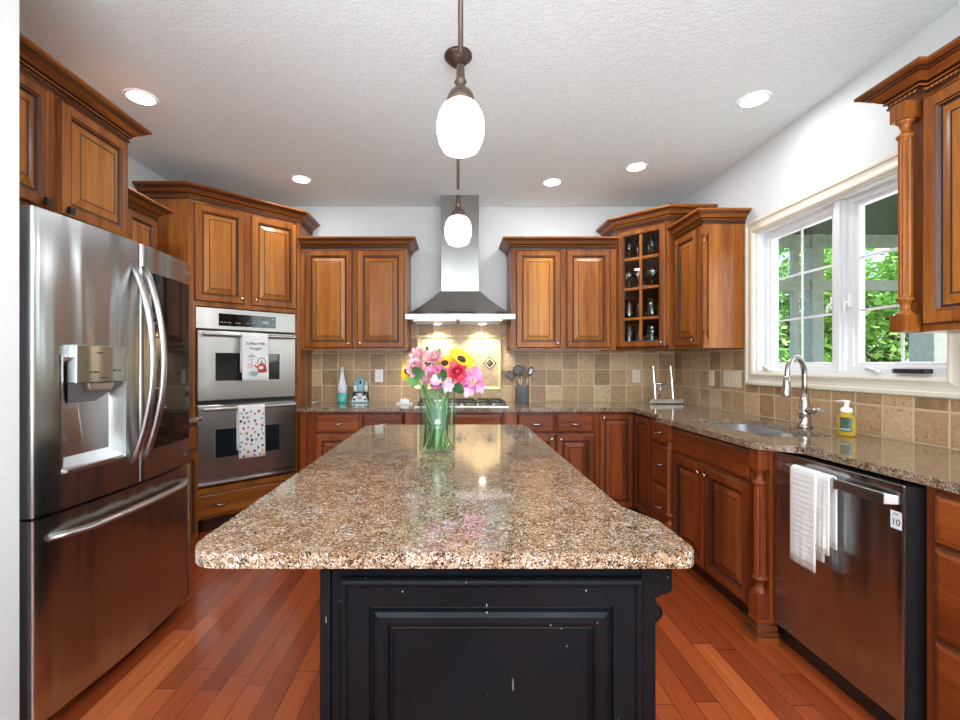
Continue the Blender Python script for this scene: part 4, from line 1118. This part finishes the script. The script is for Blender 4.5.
pendant(1.24, 'nearest bronze pendant lamp with glowing white egg shaped shade over the island')
pendant(2.20, 'farther bronze pendant lamp with white shade, hanging in front of the range hood')
RL = [(-1.74,2.55,'left front ceiling light above the refrigerator side'),(1.67,2.57,'right front ceiling light near the window wall'),(-1.23,3.68,'ceiling light near the oven tower crown'),(.79,3.74,'ceiling light above the right back cabinet, left of two neighbours'),(1.36,3.45,'ceiling light nearest the glass corner cabinet'),(-.5,-.6,None),(.9,-.6,None),(-.5,-2.4,None),(.9,-2.4,None)]  # unlabelled entries: unseen lamps added behind the camera, no fixture built
for x, y, lb in RL:
    r_ = .082 if y < 3 else .078
    if lb:
        t = root('recessed_ceiling_light', (x, y, ZC), 'round white recessed '+lb, 'ceiling light', 'recessed lights in the kitchen ceiling')
        m = MB(); m.lathe([(r_,ZC-.0005),(r_,ZC-.005),(r_-.004,ZC-.007),(r_-.014,ZC-.006),(r_-.016,ZC-.0005)], (x,y), 28, caps=False); obj('trim_ring', m, WHITEP, t)
        m = MB(); m.lathe([(0,ZC-.0045),(r_-.014,ZC-.004),(r_-.014,ZC-.001)], (x,y), 28, caps=False); obj('lens', m, LED, t)
    light('downlight', 'AREA', (x, y, ZC-.012), 3 if lb else 10, size=.13, sy='DISK', color=(.97,.98,1))

# ================================================================ outlets and switches
def plate(x, y, deg, w, h, z, label, kind, n=1):
    M = fr(x, y, deg); t = root(kind, (x, y, z-h/2), label, 'outlet' if kind == 'wall_outlet' else 'light switch')
    m = MB(M); m.box(-w/2, w/2, -.006, 0, z-h/2, z+h/2); obj('cover_plate', m, ALMOND if deg or x > 0 else WHITEP, t, bevel=.002)
    for k in range(n):
        cx = (k-(n-1)/2)*.046
        m = MB(M)
        if kind == 'wall_outlet':
            for s_ in (-1, 1): m.lathe([(0,0)], (0,0), 3) if 0 else m.box(cx-.016, cx+.016, -.008, -.006, z+s_*.022-.014, z+s_*.022+.014)
            obj('sockets', m, ALMOND if x > 0 else WHITEP, t, fix=False)
            m = MB(M)
            for s_ in (-1, 1):
                for q_ in (-.006, .006): m.box(cx+q_-.001, cx+q_+.001, -.0086, -.008, z+s_*.022-.004, z+s_*.022+.006)
            obj('slots', m, PRINT, t, fix=False)
        else:
            m.box(cx-.016, cx+.016, -.009, -.006, z-.033, z+.033); obj('rocker', m, ALMOND, t, bevel=.0015)
plate(-.712, YB-.008, 0, .075, .12, 1.155, 'white wall outlet in the backsplash left of the hood', 'wall_outlet')
plate(1.70, YB-.008, 0, .075, .12, 1.15, 'almond wall outlet in the backsplash right of the utensil crock', 'wall_outlet')
plate(XR-.008, 3.682, -90, .075, .12, 1.152, 'single almond light switch on the window side backsplash', 'light_switch')
plate(XR-.008, 3.41, -90, .215, .122, 1.155, 'wide almond triple light switch plate left of the window', 'light_switch', 3)

# ================================================================ things on the counters
Z0 = .9145
# bottle
x, y = -1.03, 4.2
t = root('bottle', (x, y, Z0), 'white and turquoise glossy wine bottle standing left on the back counter', 'bottle')
BW = plain('white_gloss', lin(236,234,236), .12, vary=.01); BT = plain('turquoise_gloss', lin(96,196,184), .15)
m = MB(); m.lathe([(.040,Z0),(.044,Z0+.004),(.044,Z0+.085)], (x,y), 24); obj('lower_body', m, BT, t)
m = MB(); m.lathe([(.044,Z0+.085),(.0445,Z0+.13),(.042,Z0+.155),(.034,Z0+.185),(.022,Z0+.225),(.016,Z0+.265),(.0145,Z0+.29)], (x,y), 24); obj('upper_body', m, BW, t)
m = MB(); m.lathe([(.016,Z0+.278),(.017,Z0+.30),(.017,Z0+.318),(.014,Z0+.322),(0,Z0+.323)], (x,y), 18); obj('cap', m, BW, t)
m = MB(); m.prism_y([(x-.007,Z0+.125),(x,Z0+.118),(x+.007,Z0+.125),(x,Z0+.134)], y-.0455, y-.043); obj('emblem', m, DK, t)
# shaker caddy
x, y = -.86, 4.19
TQ = plain('aqua_ceramic', lin(150,188,196), .2); BKC = plain('black_ceramic', (.012,.014,.02), .2); WHC = plain('white_ceramic', lin(232,236,240), .15, vary=.01)
t = root('condiment_caddy', (x, y, Z0), 'small black, white and aqua patterned caddy with an upright aqua handle', 'caddy')
m = MB(); m.prism([(x-.085,y-.045),(x+.085,y-.045),(x+.075,y+.045),(x-.075,y+.045)], Z0, Z0+.012); obj('tray', m, TQ, t, bevel=.004)
m = MB(); m.prism_y(rounded([(x-.028,Z0+.10),(x+.028,Z0+.10),(x+.022,Z0+.245),(x-.022,Z0+.245)], [.004,.004,.02,.02]), y-.012, y-.002); obj('upright_handle', m, TQ, t, bevel=.002)
m = MB(); m.frame_rings(x-.014, x+.014, Z0+.215, Z0+.238, [(0,y-.013,0),(0,y-.016,0),(.005,y-.016,0),(.005,y-.013,0)]); m.box(x-.008, x+.008, y-.0135, y-.0115, Z0+.17, Z0+.20); obj('handle_cutout', m, BKC, t, fix=False)
for sx in (-1, 1):
    cx = x+sx*.048
    s_ = root('shaker', (cx, y, Z0+.0125), 'white and black shaker with aqua lid on the %s side of the patterned caddy' % ('left' if sx < 0 else 'right'), 'shaker', 'shakers in the aqua caddy')
    m = MB(); m.lathe([(.022,Z0+.0125),(.025,Z0+.02),(.025,Z0+.07),(.018,Z0+.09),(.016,Z0+.10)], (cx,y), 16); obj('lower_body', m, BKC, s_)
    m = MB(); m.lathe([(.016,Z0+.10),(.015,Z0+.13),(.015,Z0+.16)], (cx,y), 16); obj('upper_body', m, WHC, s_)
    m = MB(); m.lathe([(.018,Z0+.16),(.020,Z0+.17),(.017,Z0+.187),(0,Z0+.192)], (cx,y), 16); obj('lid', m, TQ, s_)
m = MB(); m.prism_y([(x-.07,Z0+.012),(x+.07,Z0+.012),(x+.06,Z0+.05),(x+.03,Z0+.085),(x-.03,Z0+.085),(x-.06,Z0+.05)], y-.040, y-.034); fp = obj('front_plate', m, WHC, t)
m = MB()
for cx, cz, rx, rz in ((x-.05,Z0+.03,.011,.010),(x+.05,Z0+.032,.012,.009),(x-.03,Z0+.07,.016,.008),(x+.03,Z0+.072,.015,.008)): disc(m, cx, cz, rx, rz, y-.0405)
obj('black_spots', m, BKC, fp, fix=False)
m = MB(); disc(m, x, Z0+.045, .024, .017, y-.0405); obj('grey_oval', m, GRYP, fp)
# butter dish
x, y = -.44, 4.02
t = root('butter_dish', (x, y, Z0), 'small white lidded butter dish at the left of the cooktop', 'dish')
m = MB(); m.box(x-.07, x+.07, y-.035, y+.035, Z0, Z0+.012); obj('plate', m, WHC, t, bevel=.004)
m = MB(); m.box(x-.038, x+.038, y-.024, y+.024, Z0+.012, Z0+.045); obj('lid', m, WHC, t, bevel=.006)
m = MB(); m.ball((x,y,Z0+.051), .008, seg=10, rings=6); obj('lid_knob', m, WHC, t)
# utensil crock
x, y = .604, 4.15
t = root('utensil_crock', (x, y, Z0), 'grey cylindrical crock holding dark cooking utensils', 'crock')
m = MB(); m.lathe([(.0,Z0),(.060,Z0),(.064,Z0+.004),(.064,Z0+.152),(.066,Z0+.158),(.060,Z0+.158),(.058,Z0+.15),(.058,Z0+.01),(0,Z0+.01)], (x,y), 28, caps=False); obj('body', m, plain('grey_glaze', lin(108,112,112), .25), t)
def utensil(name, label, dx, dz, hw, hh, rot, slots=False, dy=0, mat=None):
    px, pz = x+dx, Z0+dz
    u = root(name, (x+dx*.15, y+dy, Z0+.012), label, 'utensil')
    b0 = Vector((x-dx*.2, y+dy, Z0+.014)); b1 = Vector((px, y+dy, pz)); d = (b1-b0).normalized()
    m = MB(); m.tube([b0, b0+(b1-b0)*.6, b1-d*hh*.9], [.005,.005,.006], 8); obj('handle', m, STEELL, u)
    m = MB(Matrix.Translation(b1) @ Matrix.Rotation(rot, 4, 'Y'))
    n_ = 16; vs_ = []
    for yy, sc in ((-.004,.75),(-.001,1),(.004,1)):
        for k in range(n_):
            a = 2*PI*k/n_; sx = math.cos(a); sz = math.sin(a)
            if name == 'turner': sx = max(-.8, min(.8, sx*1.25)); sz = max(-.9, min(.9, sz*1.2))
            vs_.append((hw*sx*sc, yy-.01*(1-sc), hh*sz*sc))
    fs = [(r*n_+k, r*n_+(k+1)%n_, (r+1)*n_+(k+1)%n_, (r+1)*n_+k) for r in range(2) for k in range(n_)]+[tuple(range(n_))[::-1], tuple(range(2*n_,3*n_))]
    m.add(vs_, fs); hdd = obj('head', m, mat or DGREY, u)
    if slots:
        m = MB(Matrix.Translation(b1) @ Matrix.Rotation(rot, 4, 'Y'))
        for s_ in (-1,0,1): m.box(s_*.008-.0015, s_*.008+.0015, -.0075, -.0064, -hh*.5, hh*.5)
        obj('slots', m, STEELL, hdd, fix=False)
utensil('turner', 'dark grey turner leaning left out of the crock', -.105, .245, .040, .05, -1.0, dy=.01)
utensil('ladle', 'round dark ladle standing in the middle of the crock', -.04, .295, .046, .046, 0, dy=-.01)
utensil('serving_spoon', 'second dark rounded spoon behind the ladle in the crock', -.0, .29, .035, .045, .1, dy=.025)
utensil('slotted_spoon', 'dark slotted spoon leaning right in the crock', .078, .285, .026, .045, .35, True, dy=0)
# cookbook stand
x, y = 1.855, 4.08
t = root('cookbook_stand', (x, y, Z0), 'empty chrome cookbook stand in the corner of the counter', 'stand')
m = MB(); m.box(x-.145, x+.145, y-.055, y+.03, Z0, Z0+.008); m.box(x-.145, x+.145, y-.062, y-.055, Z0, Z0+.045); obj('ledge', m, CHROME, t, bevel=.002, fix=False)
m = MB()
for sx in (-1, 1): m.tube([(x-.005+sx*.078, y-.02, Z0+.008), (x-.005+sx*.078, y+.03, Z0+.33)], .015, 10)
obj('upright', m, CHROME, t, fix=False)
m = MB(); m.tube([(x-.08, y+.015, Z0+.175), (x+.07, y+.015, Z0+.175)], .010, 10); obj('crossbar', m, CHROME, t)
m = MB(); m.box(x-.145, x+.145, y-.064, y-.061, Z0+.0, Z0+.007); obj('rubber_strip', m, BLACKP, t)
m = MB(); m.tube([(x-.005, y+.05, Z0+.17), (x-.005, y+.11, Z0+.01)], .006, 8); obj('rear_prop', m, CHROME, t)
# soap
x, y = 1.915, 2.25
t = root('soap_dispenser', (x, y, Z0), 'yellow foaming hand soap bottle with white pump by the sink', 'soap')
SY = plain('yellow_liquid_soap', lin(216,178,50), .12, trans=.25); SG = plain('green_label', lin(70,92,74), .35)
def oval(m, prof, mi=0, sy=.7, n=24):
    vs_ = [(x+r*math.cos(2*PI*k/n)*sy, y+r*math.sin(2*PI*k/n), z) for r, z in prof for k in range(n)]
    fs = [(i*n+k, i*n+(k+1)%n, (i+1)*n+(k+1)%n, (i+1)*n+k) for i in range(len(prof)-1) for k in range(n)]
    fs += [tuple(range(n))[::-1], tuple(range((len(prof)-1)*n, len(prof)*n))]
    m.add(vs_, fs, mi, True)
m = MB(); oval(m, [(.037,Z0),(.043,Z0+.006),(.045,Z0+.03),(.045,Z0+.075),(.040,Z0+.095),(.028,Z0+.108),(.020,Z0+.112)]); obj('bottle_body', m, SY, t)
m = MB(); m.lathe([(.022,Z0+.112),(.025,Z0+.122),(.022,Z0+.135),(.010,Z0+.14),(.009,Z0+.165),(.012,Z0+.17),(0,Z0+.171)], (x,y), 18); obj('pump', m, WHITEP, t)
m = MB(); m.tube([(x,y-.012,Z0+.168),(x,y+.02,Z0+.169),(x-.01,y+.046,Z0+.166)], [.009,.008,.005], 10, flat=.6); obj('nozzle', m, WHITEP, t)
m = MB(); Q = []; n_ = 8
for zz in (Z0+.022, Z0+.092):
    for k in range(n_+1):
        a = math.radians(180+75*k/n_); Q.append((x+.0458*math.cos(a)*.71, y+.0458*math.sin(a), zz))
m.add(Q, [(k,k+1,n_+2+k,n_+1+k) for k in range(n_)]); lab = obj('label', m, SG, t, fix=False)
text('label_letters', 'KIND', .015, Matrix.Translation((x-.029, y-.0285, Z0+.034)) @ Matrix.Rotation(math.radians(-48), 4, 'Z') @ FACE, PRINTW, lab, .0006)
# case on the window sill
t = obj('spectacle_case', MB(fr(XR, WY1, -90)).prism(rounded([(.99,-.012),(1.02,-.028),(1.16,-.03),(1.17,.005),(1.02,.008)], .008), WZ0+.0125, WZ0+.034), BLACKP, None, 'flat black case lying on the right end of the window sill', 'case', bevel=.004, loc=(XR,2.08,WZ0+.0125))

# ================================================================ vase and bouquet
vx, vy = -.070, 1.80
vz = Z0
va = root('glass_vase', (vx, vy, vz), 'clear cylindrical glass vase holding the bouquet on the island', 'vase')
m = MB(); m.lathe([(0,vz),(.068,vz),(.072,vz+.004),(.072,vz+.25),(.0695,vz+.252),(.0685,vz+.25),(.0685,vz+.016),(0,vz+.014)], (vx,vy), 36, caps=False); obj('vase_wall', m, VGLASS, va)
m = MB(); m.lathe([(0,vz+.015),(.0675,vz+.0165),(.0675,vz+.195),(0,vz+.195)], (vx,vy), 36, caps=False); obj('water', m, WATER, None, 'clear water filling most of the glass vase', 'water', loc=(vx,vy,vz+.015), kind='stuff')
STEM = plain('green_stem', lin(96,142,70), .45, vary=.2); LEAF = leafm('bouquet_leaf', lin(44,92,38), lin(118,168,88)); LEAFD = leafm('dark_bouquet_leaf', lin(30,62,34), lin(58,100,52))
PALEL = leafm('pale_bouquet_leaf', lin(92,142,76), lin(168,200,140)); PETY = leafm('yellow_petals', lin(222,160,10), lin(254,226,60)); PETP = leafm('pale_pink_petals', lin(214,130,148), lin(252,222,222)); PETH = leafm('coral_pink_petals', lin(205,36,78), lin(250,120,140)); PETM = leafm('magenta_petals', lin(160,50,110), lin(226,140,184)); PETL = leafm('lilac_petals', lin(184,138,190), lin(244,226,242)); PETC = leafm('cream_petals', lin(228,220,180), lin(246,240,215)); CTR = plain('dark_flower_centre', lin(60,38,20), .8)
PETO = leafm('orchid_pink_petals', lin(192,96,148), lin(242,188,216))
Q_ = random.Random(11)
def petal(m, c, ax, up, L, W_, curl, base=0, mi=0, n=5):
    ax = ax.normalized(); sd = ax.cross(up).normalized(); up = sd.cross(ax).normalized(); vs_ = []; fs = []
    for i in range(n+1):
        t_ = i/n; wd = W_*math.sin(PI*(.12+.80*t_))**.8; p = c+ax*(base+L*t_*math.cos(curl*t_*.6))+up*(L*math.sin(curl*t_)*t_*.8)
        vs_ += [p-sd*wd*.5+up*wd*.12, p, p+sd*wd*.5+up*wd*.12]
    for i in range(n):
        for j in range(2): fs.append((i*3+j, i*3+j+1, i*3+3+j+1, i*3+3+j))
    m.add(vs_, fs, mi, True)
def at(px, py, d): return Vector(((px-455)*d/460, d, 1.265+(364-py)*d/460))
def flower(name, label, px, py, d, r, kind, mat, face, n=None, stem_to=None, leaves=1):
    h = at(px, py, d); face = Vector(face).normalized()
    an = Q_.uniform(0, 2*PI); b = Vector((vx+.035*math.cos(an), vy+.035*math.sin(an), vz+.018))
    dirx = Vector((h.x-vx, h.y-vy, 0)); dl = max(dirx.length, 1e-4)
    lip = Vector((vx, vy, vz+.245))+dirx/dl*min(.052, dl*.6)
    b = Vector((vx, vy, vz+.02))-dirx/dl*min(.045, .6*dl)+Vector((Q_.uniform(-.018,.018),Q_.uniform(-.018,.018),0))
    t = root(name, b[:], label, 'flower')
    back = h-face*r*.35
    m = MB(); m.tube([b, b.lerp(lip,.5), lip, (lip*.35+back*.65)+Vector((0,0,.004)), back], [.0034,.0032,.003,.0028,.003], 7); obj('stem', m, STEM, t)
    m = MB(); u = Vector((0,0,1)) if abs(face.z) < .9 else Vector((1,0,0)); e1 = face.cross(u).normalized(); e2 = e1.cross(face).normalized()
    rad = lambda a: e1*math.cos(a)+e2*math.sin(a)
    if kind == 'daisy':
        for ly, (nn, k_) in enumerate(((20,1.0),(16,.82))):
            for i in range(nn): a = 2*PI*(i+.5*ly)/nn+Q_.uniform(-.06,.06); petal(m, h+face*.002*ly, rad(a), face, r*k_*Q_.uniform(.6,.72), r*.34, .35, r*.28)
        obj('petals', m, mat, t, fix=False)
        m = MB(Matrix.Translation(h+face*.003) @ face.to_track_quat('Z','Y').to_matrix().to_4x4()); m.lathe([(r*.26,-.002),(r*.28,.004),(r*.2,.009),(0,.011)], seg=16); obj('centre', m, CTR, t)
    elif kind == 'ruffle':     # carnation / rose
        for ly in range(8):
            k_ = 1-ly*.115; nn = max(5, 13-ly)
            for i in range(nn): a = 2*PI*(i+.5*(ly%2))/nn+Q_.uniform(-.2,.2); petal(m, h+face*r*.08*ly, (rad(a)+face*(.1+.22*ly)+face*Q_.uniform(-.12,.12)), face, r*k_*Q_.uniform(.8,1.08), r*.5*k_+.004, .5+.25*ly)
        obj('petals', m, mat, t, fix=False)
    elif kind == 'lily':
        for c_ in range(n or 1):
            o_ = h+(rad(2*PI*c_/(n or 1)+.5)*r*.52 if (n or 1) > 1 else Vector()); rr_ = r*(.7 if (n or 1) > 1 else 1)
            f2 = (face+(o_-h)*18).normalized(); g1 = f2.cross(u).normalized(); g2 = g1.cross(f2)
            for i in range(6): a = 2*PI*i/6+c_; petal(m, o_, g1*math.cos(a)+g2*math.sin(a)+f2*.35, f2, rr_*Q_.uniform(.9,1.1), rr_*.78, .3)
        obj('petals', m, mat, t, fix=False)
        m = MB()
        for i in range(4): a = i*1.6; m.tube([h, h+face*r*.5+rad(a)*r*.12], [.0008,.0014], 5)
        obj('stamens', m, PETY, t, fix=False)
    else:                   # bud
        m.ball(h[:], r, seg=12, rings=8, sz=1.3); obj('bud_head', m, mat, t)
    if leaves:
        m = MB()
        for i in range(leaves):
            p = lip.lerp(back, .3+.3*i); a = Q_.uniform(0, 2*PI); petal(m, p, Vector((math.cos(a), math.sin(a), .15)), Vector((0,0,1)), Q_.uniform(.035,.05), .020, -.5)
        obj('leaf', m, Q_.choice((LEAF, LEAFD)), t, fix=False)
flower('sunflower', 'largest yellow sunflower at the right top of the bouquet', 461, 360, 1.80, 0.0648, 'daisy', PETY, (.45,-.5,.75))
flower('sunflower', 'yellow sunflower half hidden behind the coral rose in the middle', 445, 364, 1.82, 0.0518, 'daisy', PETY, (-.2,-.6,.7))
flower('sunflower', 'yellow sunflower at the far left edge of the bouquet', 408, 371, 1.84, 0.0475, 'daisy', PETY, (-.75,-.45,.2))
flower('carnation', 'large pale pink carnation on the left of the bouquet', 417, 368, 1.80, 0.0464, 'ruffle', PETP, (-.3,-.9,.2))
flower('carnation', 'pale pink carnation at the top left of the bouquet', 420, 357, 1.84, 0.0410, 'ruffle', PETP, (-.3,-.7,.6))
flower('carnation', 'pale pink carnation at the top centre of the bouquet', 434, 360, 1.82, 0.0432, 'ruffle', PETP, (0,-.7,.6))
flower('rose', 'coral pink rose in the right middle of the bouquet', 456, 373, 1.765, 0.0454, 'ruffle', PETH, (.15,-.95,.2))
flower('alstroemeria', 'magenta alstroemeria cluster in the centre of the bouquet', 436, 373, 1.785, .036, 'lily', PETM, (0,-1,.2), 3)
flower('alstroemeria', 'magenta alstroemeria low in the middle of the bouquet', 432, 382, 1.775, .034, 'lily', PETM, (-.2,-1,0), 2)
flower('alstroemeria', 'pale lilac alstroemeria at the rim of the vase', 442, 383, 1.76, .040, 'lily', PETL, (0,-1,.1), 2)
flower('alstroemeria', 'orchid pink alstroemeria hanging at the right side of the bouquet', 471, 382, 1.79, .050, 'lily', PETO, (.35,-.9,.05), 4)
flower('alstroemeria', 'pale lilac bloom tucked between coral rose and right pink cluster', 466, 375, 1.80, .032, 'lily', PETL, (.4,-.8,.3), 2)
flower('flower_bud', 'small pink bud sticking out right of the large sunflower', 475, 369, 1.82, .010, 'bud', PETO, (.6,-.6,.4))
flower('alstroemeria', 'small cream bloom at the lower left above the vase', 420, 383, 1.79, .030, 'lily', PETC, (-.5,-.8,0), 1)
flower('flower_bud', 'yellow bud inside the right side of the vase', 444, 399, 1.80, .009, 'bud', PETY, (0,-1,.4), leaves=0)
def sprig(label, px, py, d, L, W_, k, spread, mat=LEAF, tilt=0):
    h = at(px, py, d); dirx = Vector((h.x-vx, h.y-vy, 0)); dl = max(dirx.length, 1e-4)
    b = Vector((vx, vy, vz+.02))-dirx/dl*min(.04, dl*.5); lip = Vector((vx,vy,vz+.24))+dirx/dl*min(.055, dl*.7)
    t = root('foliage_sprig', b[:], label, 'foliage')
    m = MB(); m.tube([b, b.lerp(lip,.5), lip, h], [.003,.003,.0028,.002], 7); obj('stem', m, STEM, t)
    for i in range(k):
        a = Q_.uniform(-spread, spread)+tilt; m = MB()
        petal(m, h+Vector((0,0,-.006*i)), Vector((math.sin(a), -.35+.3*(i%2), math.cos(a))), Vector((0,-1,.2)), L*Q_.uniform(.8,1.1), W_, .3, mat and 0); obj('leaf', m, mat, t, fix=False)
sprig('upright pair of green leaf tips at the top centre of the bouquet', 440, 358, 1.84, .045, .014, 3, .35)
sprig('dark feathery leaf sprig at the top left of the bouquet', 430, 358, 1.84, .055, .012, 5, .9, LEAFD)
sprig('broad green leaf left of centre in the bouquet', 424, 372, 1.76, .055, .028, 3, .9, LEAFD, -1.6)
sprig('bright green leaf at the lower left of the bouquet', 418, 380, 1.77, .05, .024, 3, .7, LEAF, -1.8)
sprig('dark green leaf between magenta bloom and coral rose', 446, 378, 1.755, .045, .028, 2, .6, LEAFD, -.9)
sprig('dark green leaf under the coral rose', 455, 384, 1.775, .05, .026, 3, .8, LEAFD, 1.8)
t = root('foliage_sprig', (vx+.045, vy-.02, vz+.2), 'bare green stem drooping out of the bouquet towards the cooktop', 'foliage')
m = MB(); m.tube([at(455,392,1.80), at(466,389,1.79), at(479,402,1.77)], [.003,.0028,.002], 7); obj('stem', m, STEM, t)
# long tulip-like leaves and stems submerged in the vase
for k in range(15):
    a = 2*PI*k/15+Q_.uniform(-.15,.15); r0 = Q_.uniform(.032,.06); b = Vector((vx+r0*math.cos(a), vy+r0*math.sin(a), vz+.03+Q_.uniform(0,.06)))
    t = root('vase_leaf', b[:], 'long green leaf standing in the water of the glass vase', 'leaf', 'long leaves inside the vase')
    m = MB(); out_ = Vector((math.cos(a), math.sin(a), 0)); a2 = a+2.2
    petal(m, b, Vector((.15*math.cos(a2), .15*math.sin(a2), 1)), out_, Q_.uniform(.11,.20), Q_.uniform(.012,.024), .12, 0); obj('leaf_blade', m, Q_.choice((LEAF,PALEL,LEAFD,PALEL)), t, fix=False)
    m = MB(); b2 = Vector((vx-r0*.8*math.cos(a), vy-r0*.8*math.sin(a), vz+.018)); m.tube([b2, b2.lerp(b+Vector((0,0,.1)),.5), b+Vector((0,0,.1))], .0028, 6); obj('stalk', m, STEM, t)
